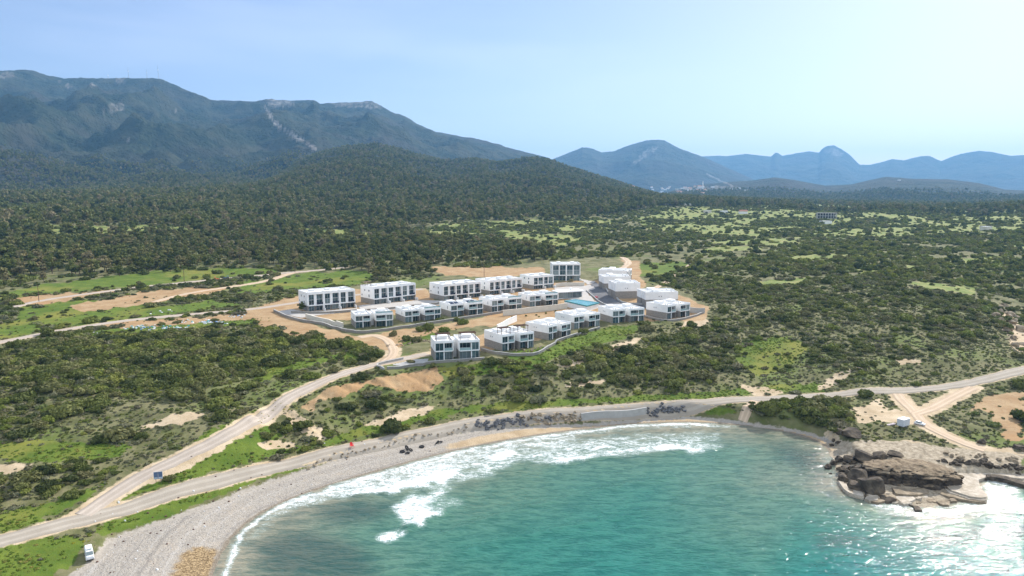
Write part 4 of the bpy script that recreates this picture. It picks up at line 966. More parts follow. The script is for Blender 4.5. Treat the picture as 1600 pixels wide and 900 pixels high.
def villa(s, opt, label, group='white duplex villas', sidewin=False):
    root = empty('duplex_villa', (s['a'][0], s['a'][1], s['z']), s['ang']); tag(root, label, 'house', group)
    L, D, H = s['L'], s['D'], s['H']; h1 = H * .47; rf = H - .45; g = random.Random(label)
    W = [(0, .42 * L, 0.0), (.53 * L, L, -.9)]
    wall = MB(); base = MB(); roof = MB()
    for x0, x1, y0 in W:
        yb = y0 + 1.9; xm = x0 + (x1 - x0) * (.50 if x0 == 0 else .60)
        wall.box(x0, x1, yb, D, h1, rf)                                         # upper storey
        base.box(x0 + .02, x1 - .02, yb + .02, D - .02, -3, h1)                 # stone faced ground storey
        for xa in ((x0, x0 + .32), (x1 - .32, x1)): wall.box(*xa, y0, yb, h1, rf); base.box(xa[0] + .02, xa[1] - .02, y0 + .05, yb, -3, h1)
        wall.box(x0 + .32, x1 - .32, y0 - .1, yb, h1 - .18, h1 + .14); wall.box(x0 + .32, x1 - .32, y0 - .15, yb, rf - .38, rf)   # floor slab, roof slab
        wall.box(xm - .16, xm + .16, y0 + .1, y0 + .42, -3, h1 - .18); wall.box(xm - .16, xm + .16, y0 + .1, y0 + .42, h1 + .14, rf - .38)
        for a in ((x0, x1, y0, y0 + .2), (x0, x1, D - .2, D), (x0, x0 + .2, y0 + .2, D - .2), (x1 - .2, x1, y0 + .2, D - .2)): wall.box(*a, rf, H)
        roof.box(x0 + .2, x1 - .2, y0 + .2, D - .2, rf, rf + .06)
        flush = (x0 + .32, xm - .16) if x0 == 0 else (xm + .16, x1 - .32); deep = (xm + .16, x1 - .32) if x0 == 0 else (x0 + .32, xm - .16)
        for z0, z1 in ((-.1, h1 - .18), (h1 + .14, rf - .38)):
            window('window', *flush, y0 + .22, z0, z1, root, 1); window('window', *deep, yb - .1, z0, z1, root, 2)
        rl = MB().box(deep[0], deep[1], y0 - .06, y0 - .02, h1 + .14, h1 + 1.05, 0).box(deep[0], deep[1], y0 - .08, y0, h1 + 1.05, h1 + 1.1, 1); rl.build('balcony_rail', [RAILG, FRAME], root)
    wall.box(.42 * L, .53 * L, 4.2, D - 1.0, -3, H * .93)                        # recessed link
    if 'w' in opt or sidewin:
        for k in (0, 1): window('side_window', D * .50 + k * 1.15, D * .50 + .45 + k * 1.15, -.03, h1 + 1.25, h1 + 1.75, root, 0, 'y')
    else: window('side_window', D * .25, D * .25 + .55, -.03, h1 + .5, h1 + 2.0, root, 0, 'y')
    wall.build('wall', WHITE, root); base.build('stone_base', STONE, root); roof.build('roof_terrace', ROOFM, root)
    for x0, x1, y0 in W:
        q = x0 + .35 * (x1 - x0); MB().box(q, q + 2.9, D * .52, D * .52 + 3.2, rf + .06, rf + 1.0).box(q - .15, q + 3.05, D * .52 - .15, D * .52 + 3.35, rf + 1.0, rf + 1.14).build('stair_head', WHITE, root)
        if 'p' in opt:
            p = MB(); a0, a1, b0, b1 = x0 + .9, x1 - 1.0, 1.6, 4.2
            for xx in (a0, a1):
                for yy in (b0, b1): p.box(xx - .07, xx + .07, yy - .07, yy + .07, rf + .06, rf + 2.2)
                p.box(xx - .08, xx + .08, b0 - .3, b1 + .3, rf + 2.2, rf + 2.38)
            for k in range(6): yy = b0 + (b1 - b0) * k / 5; p.box(a0 - .3, a1 + .3, yy - .05, yy + .05, rf + 2.38, rf + 2.5)
            p.build('pergola', BROWN, root)
        elif 's' in opt:
            m = MB()
            for k in range(2): xx = x0 + .8 + k * 2.3; m.loft([[(xx, 1.4, rf + .3), (xx + 2.0, 1.4, rf + .3), (xx + 2.0, 3.6, rf + .9), (xx, 3.6, rf + .9)], [(xx, 1.4, rf + .36), (xx + 2.0, 1.4, rf + .36), (xx + 2.0, 3.6, rf + .96), (xx, 3.6, rf + .96)]], 0)
            m.build('solar_panel', PANEL, root)
        else:
            m = MB(); xx = x0 + 1.2 + g.random() * 1.5; m.tube((xx, 2.2, rf + .75), (xx + 1.3, 2.2, rf + .75), .28, .28, 10, 0).box(xx, xx + .1, 2.1, 2.3, rf + .06, rf + .5, 1).box(xx + 1.2, xx + 1.3, 2.1, 2.3, rf + .06, rf + .5, 1); m.build('water_tank', [WPAINT, DARKM], root)
    if 'r' in opt or 's' in opt:
        MB().box(W[1][0] + .1, W[1][1] - .1, -.4, -.36, rf + .45, rf + 1.15).build('roof_rail', RAILG, root)
    return root
for v, s in zip(VILLAS, SV): villa(s, v[4], v[5])
for v, s in zip(ENDV, SE): villa(s, 'w', v[5], 'white villas along the estate road', True)

def block(s, nu, label, small):
    root = empty('apartment_block', (s['a'][0], s['a'][1], s['z']), s['ang']); tag(root, label, 'apartment block', 'white apartment blocks')
    L, D, H = s['L'], s['D'], s['H']; h1 = H * .30; rf = H - .5; h2 = h1 + (rf - .5 - h1) * .5; wall, base, roof = MB(), MB(), MB(); yb = 1.5
    wall.box(0, L, yb, D, h1, rf); base.box(.02, L - .02, yb + .02, D - .02, -4, h1); U = L / nu
    wall.box(.45, L - .45, -.1, yb, h1 - .2, h1 + .25); wall.box(.45, L - .45, -.12, yb, rf - .55, rf)
    for a in ((0, L, -.12, .13), (0, L, D - .25, D), (0, .25, .13, D - .25), (L - .25, L, .13, D - .25)): wall.box(*a, rf, H)
    roof.box(.25, L - .25, .13, D - .25, rf, rf + .05)
    for k in range(nu + 1):
        xc = min(max(k * U, .22), L - .22); w_ = .45 if k in (0, nu) else .7; x0, x1 = (0, .45) if k == 0 else (L - .45, L) if k == nu else (xc - .35, xc + .35)
        wall.box(x0, x1, -.12 if k in (0, nu) else -.2, yb, h1 + (.25 if 0 < k < nu else 0), rf - (.55 if 0 < k < nu else 0))
        (base if k in (0, nu) else wall).box(x0 + .02, x1 - .02, -.08, yb, -4, h1 - (.2 if 0 < k < nu else 0))
    for k in range(nu):
        x0 = k * U + (.45 if k == 0 else .35); x1 = (k + 1) * U - (.45 if k == nu - 1 else .35); q = (x1 - x0)
        if nu == 3 or not small: bays = [(x0 + .05 * q, x0 + .40 * q, .55), (x0 + .58 * q, x1, yb - .12)]
        else: bays = [(x0, x0 + .46 * q, .5), (x0 + .54 * q, x1, .5)]
        wall.box(bays[0][1], bays[1][0], .35, yb, h1 + .25, rf - .55)                                 # pier between the bays
        if bays[0][0] > x0: wall.box(x0, bays[0][0], .4, yb, h1 + .25, rf - .55)
        for bx0, bx1, yy in bays:
            window('window', bx0, bx1, yy, 0, h1 - .2, root, 1); window('window', bx0, bx1, yy, h1 + .25, h2 - .06, root, 1); window('window', bx0, bx1, yy, h2 + .06, rf - .55, root, 1)
        if yb - .12 == bays[1][2]: MB().box(bays[1][0], bays[1][1], .05, .12, h1 + .25, h1 + 1.2).build('balcony_rail', PANEL, root)
        wall.box(x1 - .2, x1 + .2, -2.6, -.2, -2, 1.35)                                                # garden divider
        q2 = x0 + q * .4; MB().box(q2, q2 + 2.0, D * .45, D * .45 + 2.6, rf + .05, rf + 1.0).box(q2 - .1, q2 + 2.1, D * .45 - .1, D * .45 + 2.7, rf + 1.0, rf + 1.12).build('roof_hatch', WHITE, root)
        MB().box(x0 + .5, x1 - .8, 1.6, D * .38, rf + .35, rf + .42).build('roof_canopy', ROOFM, root)
    for yy, z0, hh in ((D * .3, h1 + .6, 1.5), (D * .62, h2 + .9, 1.0), (D * .3, h2 + .9, 1.0), (D * .85, h1 + 1.0, .8)): window('side_window', yy, yy + .95, -.03, z0, z0 + hh, root, 0, 'y')
    wall.build('wall', WHITE, root); base.build('stone_base', STONE, root); roof.build('roof_terrace', ROOFM, root)
    if 'pergola' in label:
        p = MB()
        for xx in (.6, 3.6):
            for yy in (D - 3.5, D - .8): p.box(xx - .07, xx + .07, yy - .07, yy + .07, rf, rf + 2.0)
        p.box(.2, 4, D - 3.9, D - .5, rf + 2.0, rf + 2.15); p.build('pergola', BROWN, root)
    return root
for v, s in zip(BLOCKS, SB): block(s, v[4], v[5], v[4] == 2 and 'square' in v[5])

# ------------------------------------------------------------------ estate walls, yard, pool
def gz(pts): return [(*GM(a, b)[:2],) for a, b in pts]
def wall_line(name, px_pts, h, th, mat, label, cat='wall', cap=None, sink=1.2, level=False, group=None):
    W_ = [GM(a, b) for a, b in px_pts]; root = empty(name, W_[0]); tag(root, label, cat, group)
    q = smooth_line(np.array(W_), 1) if len(W_) > 2 else np.array(W_); ox, oy, oz = W_[0]
    q = np.array([q[0]] + [q[i] + (q[i + 1] - q[i]) * k / 4 for i in range(len(q) - 1) for k in range(1, 5)])
    zt = np.full(len(q), max(p[2] for p in q) + h) if level else np.array([T1(p[0], p[1]) for p in q]) + h
    t = np.gradient(q[:, :2], axis=0); t /= np.hypot(*t.T)[:, None]; nn = np.stack([-t[:, 1], t[:, 0]], 1) * th / 2
    def rings(wd, z0, z1): return [[(p[0] - ox + n_[0] * wd, p[1] - oy + n_[1] * wd, a - oz), (p[0] - ox - n_[0] * wd, p[1] - oy - n_[1] * wd, a - oz), (p[0] - ox - n_[0] * wd, p[1] - oy - n_[1] * wd, b - oz), (p[0] - ox + n_[0] * wd, p[1] - oy + n_[1] * wd, b - oz)] for p, n_, a, b in zip(q, nn, z0, z1)]
    MB().loft(rings(1, zt - h - sink, zt - .12)).build('masonry', mat, root); MB().loft(rings(1.25, zt - .12, zt)).build('coping', cap or mat, root); return root
wall_line('stone_wall', [(428,487),(452,499),(485,505),(520,513),(540,519),(562,522),(600,518),(650,511),(690,504),(740,497),(786,489)], 1.1, .5, STONE, 'long low stone wall curving along the dirt apron below the middle villas', cap=CONC)
wall_line('retaining_wall', [(786,494),(815,491),(830,489),(858,486),(886,482)], 2.6, .5, CREAM, 'tall cream retaining wall below the villa next to the pool house', level=False)
wall_line('retaining_wall', [(478,497),(500,504),(520,508),(536,512)], 2.0, .5, CREAM, 'yellowish plaster retaining wall left of the first middle row villa')
wall_line('retaining_wall', [(777,517),(792,509),(807,502)], 2.6, .4, WHITE, 'white retaining wall climbing behind the villa with the garden')
wall_line('stone_wall', [(605,578),(640,573),(680,568),(720,566),(757,563)], .9, .5, STONE, 'low stone garden wall in front of the villa nearest the sea', cap=CONC)
wall_line('stone_wall', [(752,549),(768,554),(790,557),(815,557),(838,556),(850,549),(866,539),(890,528),(915,520),(937,514)], 1.0, .45, STONE, 'curved stone garden wall below the villa with the green garden', cap=CONC)
wall_line('stone_wall', [(1003,495),(1018,500),(1040,503),(1065,501),(1085,496),(1098,491)], .9, .45, STONE, 'curved stone wall around the easternmost front villa', cap=CONC)
wall_line('stone_wall', [(1077,489),(1090,490),(1101,490)], 2.4, .5, CONC, 'dark grey stone wall right of the easternmost front villa')
wall_line('stone_wall', [(600,579),(586,573),(604,568),(630,563)], .8, .4, CONC, 'grey block wall around the unfinished garden at the dirt road')
wall_line('stone_wall', [(455,490),(500,491),(540,489),(563,486)], 1.0, .4, STONE, 'grey stone terrace wall in front of the westernmost apartment block')
wall_line('stone_wall', [(566,487),(610,484),(655,478),(690,474)], 1.0, .4, STONE, 'grey stone terrace wall in front of the block with roof pergola')
wall_line('kerb_wall', [(916,455),(925,463),(938,474),(955,481)], .7, .35, CONC, 'pale kerb wall along the left side of the dark estate road')
wall_line('kerb_wall', [(946,452),(956,462),(968,473),(985,477),(1012,477)], .9, .4, CONC, 'grey kerb wall along the right side of the dark estate road')
wall_line('retaining_wall', [(868,449),(890,447),(913,447)], 2.0, .4, CREAM, 'cream yard wall below the tall square block')

def sheet(name, px_pts, mat, lift, thick=.0, n_=14):
    """a paved area draped on the ground"""
    q = np.array(gz(px_pts)); lo, hi = q.min(0), q.max(0); gx, gy = np.meshgrid(np.arange(lo[0], hi[0], .8), np.arange(lo[1], hi[1], .8)); gx, gy = gx.ravel(), gy.ravel()
    nx = len(np.arange(lo[0], hi[0], .8)); ny = len(gx) // nx; zz = terrain(gx, gy)[0] + lift; ins = inside(q, gx, gy)
    i2 = np.arange(nx * ny).reshape(ny, nx); f = np.stack([i2[:-1, :-1], i2[:-1, 1:], i2[1:, 1:], i2[1:, :-1]], -1).reshape(-1, 4); f = f[ins[f].sum(1) >= 2]
    o = np_mesh(name, np.stack([gx, gy, zz], 1), f, [mat], True); return tag(o, kind='structure')
sheet('estate_road', [(913,452),(930,441),(944,450),(960,468),(985,474),(1040,476),(1040,482),(960,484),(940,478)], ASPH, .12)
sheet('paved_yard', [(866,450),(915,447),(930,441),(905,436),(930,452),(914,456),(932,474),(905,470),(872,466),(868,455)], PAVE, .14)
sheet('paved_yard', [(610,571),(650,562),(672,562),(668,569),(640,573)], CONC, .12)
sheet('paved_terrace', [(432,488),(456,484),(480,488),(556,482),(562,486),(500,493),(470,498)], PAVE, .12)
sheet('paved_terrace', [(560,478),(652,470),(692,470),(690,476),(600,486),(565,486)], PAVE, .12)

def swimming_pool():
    A_, B_, C_, D_ = [np.array(P(a, b, 19.2)) for a, b in ((882,469.5),(900,467.3),(936,472.5),(917,477.5))]
    c = (A_ + B_ + C_ + D_) / 4; z0 = T1(*c); root = empty('swimming_pool', (c[0], c[1], z0)); tag(root, 'raised infinity pool with teal water and white rim above the front villas', 'pool')
    top = 19.2 - z0; q = [p - c for p in (D_, C_, B_, A_)]; k = lambda s: [(p[0] * s, p[1] * s) for p in q]
    MB().prism(k(1.0), -2.5, top - .55).build('basin', WHITE, root)
    m = MB(); o, i_ = k(1.02), k(.93); b = len(m.v)
    m.v += [(*p, top - .55) for p in o] + [(*p, top) for p in o] + [(*p, top) for p in i_] + [(*p, top - .4) for p in i_]
    for j in range(4):
        j2 = (j + 1) % 4
        for a in range(3): m.f.append((a * 4 + j, a * 4 + j2, a * 4 + 4 + j2, a * 4 + 4 + j)); m.m.append(0)
    m.build('rim', simple('teal_tile', (.05, .25, .27), .4, .1, 1, .5), root)
    pm = Mat('pool_water'); pn = pm.bump(pm.noise(1.8, 3), .3, .1); MB().prism(k(.925), top - .35, top - .1).build('pool_surface', pm.done(pm.mix(pm.rng(pm.noise(.4, 2), .35, .65), (.03, .20, .22), (.08, .30, .29)), .12, .2, pn), root)
swimming_pool()
def pool_house():
    a, b, z = frame_of((872,467.5), (910,465)); v = b - a; L = float(np.hypot(*v)); root = empty('pool_house', (a[0], a[1], z), math.atan2(v[1], v[0])); tag(root, 'low white pool house with a flat roof and long window front', 'building')
    wall = MB(); wall.box(0, L, 5.6, 6, -2, 3.4).box(0, .35, 0, 5.6, -2, 3.4).box(L - .35, L, 0, 5.6, -2, 3.4).box(.35, L - .35, 0, 5.6, -2, .25); wall.build('wall', WHITE, root)
    MB().box(-.5, L + .6, -1.2, 6.3, 3.4, 3.95).build('roof', WHITE, root); MB().box(L * .62, L * .62 + 1, 3, 4, 3.95, 5.0).build('chimney', WHITE, root)
    for k in range(5): w0 = .35 + (L - .7) * k / 5; window('window', w0 + .1, w0 + (L - .7) / 5 - .1, .4, .25, 3.35, root, 2)
pool_house()
#@@BUILD1
#@@THINGS0
# ------------------------------------------------------------------ vehicles
def wheel(root, x, y, r, w_, parent=None):
    t = MB().tube((x, y - w_ / 2, r), (x, y + w_ / 2, r), r, r, 18).build('wheel', TYRE, root); s = 1 if y > 0 else -1
    MB().tube((x, y + s * w_ * .3, r), (x, y + s * (w_ / 2 + .02), r), r * .58, r * .5, 14).build('rim', FRAME, t); return t
def section(x, hw, z0, z1, tw, n_=6):       # rounded body cross-section at x: half width hw at the waist, tw at the top
    zw = z0 + (z1 - z0) * .45
    return [(x, -hw * .92, z0), (x, -hw, z0 + .15), (x, -hw, zw), (x, -tw, z1 - .08), (x, -tw * .86, z1), (x, tw * .86, z1), (x, tw, z1 - .08), (x, hw, zw), (x, hw, z0 + .15), (x, hw * .92, z0)]
def vehicle(name, loc, rz, label, cat, prof, glass, wb, r, wdt, col, extras=()):
    root = empty(name, loc, rz); tag(root, label, cat); MB().loft([section(*p) for p in prof]).build('body', col, root, True, .03)
    for g_ in glass: MB().loft(g_[1]).build(g_[0], GLASS, root)
    for x in wb:
        for y in (-1, 1): wheel(root, x, y * (wdt / 2 - .12), r, .22)
    return root
def face_dir(px0, py0, px1, py1):
    a, b = GM(px0, py0), GM(px1, py1); return math.atan2(b[1] - a[1], b[0] - a[0])
def camper(px, py):
    x, y, z = GM(px, py); rz = math.atan2(-y, -x) + R(3)
    prof = [(-2.55, .92, .38, 2.35, .78), (-2.5, .98, .32, 2.5, .84), (1.0, .98, .32, 2.52, .84), (1.45, .98, .32, 2.42, .80), (1.95, .97, .32, 1.55, .84), (2.4, .95, .34, 1.38, .82), (2.5, .9, .4, 1.05, .8)]
    root = vehicle('camper_van', (x, y, z), rz, 'white camper van parked on the gravel at the end of the beach', 'van', prof, [('windscreen', [[(1.5, -.76, 2.34), (1.5, .76, 2.34), (1.47, .74, 2.30), (1.47, -.74, 2.30)], [(2.0, -.84, 1.56), (2.0, .84, 1.56), (1.94, .82, 1.52), (1.94, -.82, 1.52)]])], (-1.45, 1.55), .34, 1.96, WPAINT)
    for s in (-1, 1):
        MB().loft([[(-.9, s * .955, 1.45), (1.4, s * .955, 1.45), (1.2, s * .885, 2.1), (-.9, s * .885, 2.1)], [(-.9, s * .985, 1.45), (1.4, s * .985, 1.45), (1.2, s * .915, 2.1), (-.9, s * .915, 2.1)]]).build('side_window', GLASS, root)
        MB().box(1.5, 1.62, s * 1.18 - .12, s * 1.18 + .12, 1.5, 1.78).build('wing_mirror', DARKM, root)
        MB().box(2.46, 2.53, s * .68 - .15, s * .68 + .15, .78, .98).build('headlight', FRAME, root)
    MB().box(.55, .95, -.62, .62, 2.53, 2.60).build('roof_light', GLASS, root); MB().box(-2.3, .3, -.72, .72, 2.53, 2.68).build('roof_box', WPAINT, root, bevel=.05)
    MB().box(2.47, 2.56, -.85, .85, .4, .62).build('bumper', DARKM, root); root.scale = (.72,) * 3
camper(140, 873)
def car(px, py, rz, label, col):
    x, y, z = GM(px, py)
    prof = [(-2.05, .72, .35, .8, .66), (-1.98, .82, .26, .98, .72), (-1.75, .86, .22, 1.2, .64), (-1.35, .87, .22, 1.46, .62), (.1, .87, .22, 1.47, .62), (.85, .87, .22, 1.02, .72), (1.7, .85, .24, .88, .72), (2.02, .76, .32, .7, .68)]
    root = vehicle('parked_car', (x, y, z), rz, label, 'car', prof, [('windscreen', [[(.16, -.56, 1.46), (.16, .56, 1.46), (.12, .56, 1.42), (.12, -.56, 1.42)], [(.84, -.7, 1.05), (.84, .7, 1.05), (.8, .7, 1.0), (.8, -.7, 1.0)]]), ('rear_window', [[(-1.40, -.56, 1.46), (-1.40, .56, 1.46), (-1.36, .56, 1.42), (-1.36, -.56, 1.42)], [(-1.78, -.62, 1.16), (-1.78, .62, 1.16), (-1.72, .62, 1.12), (-1.72, -.62, 1.12)]])], (-1.25, 1.25), .31, 1.74, col)
    for s in (-1, 1):
        MB().loft([[(-1.25, s * .775, 1.0), (.7, s * .8, .98), (.15, s * .64, 1.38), (-1.2, s * .64, 1.38)], [(-1.25, s * .825, 1.0), (.7, s * .84, .98), (.15, s * .68, 1.38), (-1.2, s * .68, 1.38)]]).build('side_window', GLASS, root)
        MB().box(1.93, 2.02, s * .55 - .16, s * .55 + .16, .62, .76).build('headlight', FRAME, root)
    root.scale = (.7,) * 3
car(1437, 665, R(-48), 'white car parked on sandy ground next to the white box trailer', WPAINT)
car(932, 466, R(60), 'red car parked beside the pool at the edge of the dark estate road', simple('red_paint', (.55, .03, .05), .35, .05, 1, .5))
def box_trailer():
    x, y, z = GM(1411, 667); root = empty('box_trailer', (x, y, z), R(32)); tag(root, 'white box trailer with dark open rear standing on the sandy headland', 'trailer')  # open rear is a dark plate, its inner shade put into the colour
    MB().box(-1.9, 1.9, -1.15, 1.15, .55, 2.85).build('body', simple('trailer_shaded_panel', (.60, .62, .65), .5, .06, 1), root); MB().box(1.88, 1.95, -1.05, 1.05, .62, 2.78).build('rear_shade_plate', DARKM, root); MB().box(-1.95, 1.98, -1.2, 1.2, 2.85, 2.93).build('roof', WPAINT, root, bevel=.02)  # wall colour darkened against the white roof to imitate side shade
    for yy in (-1.05, 1.05): wheel(root, .1, yy, .32, .2)
    MB().tube((-1.9, 0, .55), (-3.0, 0, .5), .06).box(-1.7, 1.7, -.9, -.8, .42, .55).box(-1.7, 1.7, .8, .9, .42, .55).build('drawbar', DARKM, root); root.scale = (.84,) * 3
box_trailer()
x, y, z = GM(1394, 664); m = MB()
for k in range(5): a = k * 1.3; m.loft([[(math.cos(a + t) * (1.2 - .2 * k) + k * .3 - .6, math.sin(a + t) * .6, .05 + .09 * k) for t in np.arange(0, 6.28, 1.05)], [(math.cos(a + t) * (.9 - .2 * k) + k * .3 - .6, math.sin(a + t) * .4, .16 + .1 * k) for t in np.arange(0, 6.28, 1.05)]])
o = m.build('tarpaulin_heap', simple('pinkish_tarpaulin', (.62, .52, .52), .7)); o.location = (x, y, z); tag(o, 'crumpled pale pink tarpaulin heap beside the white box trailer', 'tarpaulin')
def tractor(px, py, label, col, rz):
    x, y, z = GM(px, py); root = empty('farm_tractor', (x, y, z + .1), rz); tag(root, label, 'tractor')
    MB().loft([section(-.2, .45, .7, 1.5, .4), section(1.2, .42, .7, 1.45, .36), section(2.0, .38, .75, 1.3, .32)]).build('bonnet', col, root); MB().box(-1.5, -.2, -.75, .75, .8, 1.35).build('seat_platform', col, root)
    c = MB()
    for xx in (-1.4, -.3):
        for yy in (-.65, .65): c.box(xx - .05, xx + .05, yy - .05, yy + .05, 1.35, 2.5)
    c.box(-1.55, -.15, -.8, .8, 2.5, 2.62); c.build('canopy', col, root)
    for xx, r, q in ((-1.0, .8, .9), (1.5, .5, .7)):
        for s in (-1, 1): wheel(root, xx, s * q, r, .35)
    root.scale = (.8,) * 3
tractor(338, 438.5, 'orange tractor at the side of the pale farm road', simple('orange_paint', (.75, .16, .05), .5), R(10)); tractor(354, 437, 'blue tractor next to the orange one by the farm road', simple('blue_paint', (.04, .12, .38), .5), R(200))

# ------------------------------------------------------------------ sign board, chair, tyres, poles, masts
def sign_board():
    x, y, z = GM(248, 757); root = empty('sign_board', (x, y, z), math.atan2(y, x) - R(90) + R(-12)); tag(root, 'blue grey sign board on two posts on the grass at the road fork', 'sign')
    for s in (-1, 1): MB().box(s * .75 - .06, s * .75 + .06, -.06, .06, -.3, 1.0).build('post', BROWN, root)
    MB().box(-1.3, -.03, -.06, .04, .95, 2.7).box(.03, 1.3, -.06, .04, .95, 2.7).build('panel', simple('sign_blue', (.09, .14, .24), .5, .12, 2, .4), root); MB().box(-1.25, -.12, -.075, -.062, 1.0, 1.42).box(.12, 1.25, -.075, -.062, 1.0, 1.42).build('lower_band', simple('sign_pale', (.38, .46, .55), .5, .1, 2), root)
    MB().box(-1.36, 1.36, -.04, .06, 2.7, 2.78).box(-1.38, -1.3, -.04, .06, .9, 2.7).box(1.3, 1.38, -.04, .06, .9, 2.7).build('frame', FRAME, root); root.scale = (.68, .8, .95)
sign_board()
def red_chair():
    x, y, z = GM(550, 700); root = empty('plastic_chair', (x, y, z + .06), R(35)); tag(root, 'bright red plastic armchair standing on the edge of coast road', 'chair'); red = simple('red_plastic', (.75, .035, .03), .4, .06, 3, .5); k = 1.35
    MB().box(-.3 * k, .3 * k, -.3 * k, .3 * k, .42 * k, .48 * k).build('seat', red, root, bevel=.02); MB().loft([[(-.3 * k, .26 * k, .48 * k), (.3 * k, .26 * k, .48 * k), (.3 * k, .32 * k, .48 * k), (-.3 * k, .32 * k, .48 * k)], [(-.24 * k, .40 * k, .98 * k), (.24 * k, .40 * k, .98 * k), (.24 * k, .45 * k, .98 * k), (-.24 * k, .45 * k, .98 * k)]]).build('backrest', red, root)
    for sx_ in (-1, 1):
        MB().box(sx_ * .33 * k - .05, sx_ * .33 * k + .05, -.3 * k, .34 * k, .66 * k, .71 * k).build('armrest', red, root)
        for sy_ in (-1, 1): MB().tube((sx_ * .28 * k, sy_ * .26 * k, .44 * k), (sx_ * .33 * k, sy_ * .31 * k, 0), .045, .035, 6).build('leg', red, root)
red_chair()
tm = MB(); nr_ = 22
rg = [[((.5 + .2 * math.cos(b)) * math.cos(a), (.5 + .2 * math.cos(b)) * math.sin(a), .14 * math.sin(b)) for b in np.arange(0, 6.28, 6.2832 / 8)] for a in np.arange(0, 6.2832 + .001, 6.2832 / nr_)]; tm.loft(rg, 0, False)
ty = None
for a, b, tx_, s, lab in [(636,702.5,1.0,1.25,'black tyre tilted up on the pebbles, largest of the tyre group'),(629,707,.15,1.1,'black tyre lying flat left of the tilted one'),(642,706,.5,.9,'small black tyre right of the tilted one'),(637,710,.1,.95,'black tyre nearest the water in the tyre group'),(659,700,.1,1.1,'lone black tyre half sunk in the pebbles east of the tyre group'),(683,695,.9,1.0,'black tyre on the pebbles below the broken road edge'),(688,693,.3,1.0,'black tyre touching another below the broken road edge')]:
    if ty is None: o = ty = tm.build('beach_tyre', TYRE, None, True)
    else: o = ty.copy(); C.objects.link(o)
    x, y, z = GM(a, b); o.location = (x, y, z + .12 + .3 * tx_); o.rotation_euler = (tx_, .1, a); o.scale = (s, s, s * 1.2); tag(o, lab, 'tyre', 'tyres on the beach')
def pole(px, py, h, label):
    x, y, z = GM(px, py); root = empty('utility_pole', (x, y, z), R(20)); tag(root, label, 'pole', 'utility poles'); MB().tube((0, 0, -.5), (0, 0, h), .17, .11, 8).build('shaft', BROWN, root); MB().box(-.9, .9, -.07, .07, h - .7, h - .56).build('crossarm', BROWN, root)
    for k in (-.7, 0, .7): MB().tube((k, 0, h - .56), (k, 0, h - .3), .05, .04, 6).build('insulator', WPAINT, root)
pole(61, 472, 8.5, 'utility pole at the left end of the green field'); pole(288, 441, 8, 'utility pole beside the farm road below the green field'); pole(756.5, 433, 7.5, 'utility pole in the brown field behind the apartment blocks'); pole(461, 426, 7, 'utility pole where the farm road meets the track'); pole(584, 418, 7, 'utility pole at the far end of farm road')
def mast(px, py, top, label):
    X_, Y_, Z_ = ray(px, py); hh = math.hypot(X_, Y_); D = 4680; x, y = X_ / hh * D, Y_ / hh * D; z = T1(x, y); h = (py - top) / F * D; root = empty('radio_mast', (x, y, z)); tag(root, label, 'mast', 'radio masts on the mountain')
    MB().tube((0, 0, -5), (0, 0, h), 1.3, .5, 6).build('lattice', CONC, root); MB().tube((0, 0, h * .6), (0, 0, h * .66), 2.2, 2.2, 8).build('antenna_ring', WPAINT, root)
mast(247.5, 122, 103, 'tallest radio mast on the crest of the big mountain'); mast(230, 123, 112, 'shorter radio mast left of the tallest one'); mast(201, 122, 107, 'thin radio mast on the flat part of the crest'); mast(169, 121, 115, 'small mast at the left of the crest group')

# ------------------------------------------------------------------ rocks
def rock_mesh(name, seed, mat, n_=4, sq=(1, 1, .8), rough=.35, cut=True):
    bm = bmesh.new(); bmesh.ops.create_icosphere(bm, subdivisions=n_, radius=1); v = np.array([q.co[:] for q in bm.verts]); r = np.random.default_rng(seed)
    for _ in range(13 if cut else 0):
        nrm = r.normal(size=3); nrm /= np.linalg.norm(nrm); dd = r.uniform(.45, .78); p = v @ nrm; v = v - np.outer(np.maximum(p - dd, 0), nrm) * .92
    a = fbm(v[:, 0] * 1.7 + v[:, 2] * 1.3 + seed, v[:, 1] * 1.7 - v[:, 2] * .9, 4, seed); v *= (1 + rough * (a - .5))[:, None]; v *= np.array(sq)
    for q, c in zip(bm.verts, v): q.co = c
    me = bpy.data.meshes.new(name); bm.to_mesh(me); bm.free(); me.materials.append(mat); return me
def rocks_along(name, px_pts, n_, meshes, smin, smax, lab, group, sink=.3, cat='boulder', spread=.6):
    q = np.array([GM(a, b) for a, b in px_pts]); cum = np.concatenate([[0], np.cumsum(np.hypot(*np.diff(q[:, :2], axis=0).T))])
    for k in range(n_):
        t = cum[-1] * (k + .5 + random.uniform(-.4, .4)) / n_; x = np.interp(t, cum, q[:, 0]) + random.gauss(0, spread); y = np.interp(t, cum, q[:, 1]) + random.gauss(0, spread); s = random.uniform(smin, smax)
        o = bpy.data.objects.new(name, random.choice(meshes)); C.objects.link(o); o.location = (x, y, T1(x, y) + s * (.5 - sink)); o.rotation_euler = (random.uniform(-.5, .5), random.uniform(-.5, .5), random.uniform(0, 6.28)); o.scale = (s, s * random.uniform(.7, 1.1), s * random.uniform(.6, 1)); tag(o, lab, cat, group)
RB = [rock_mesh('armour_boulder', 500 + i, ROCKB, 3) for i in range(4)]; RT = [rock_mesh('tan_boulder', 510 + i, ROCKT, 3) for i in range(4)]; RD = [rock_mesh('dark_boulder', 520 + i, ROCKD, 5, (1.15, 1.15, .9), .34) for i in range(5)]
rocks_along('armour_boulder', [(742,667),(775,664),(800,661),(815,659)], 60, RB, .5, 1.0, 'dark grey armour boulder on the beach edge below the coast road', 'dark armour boulders', .35)
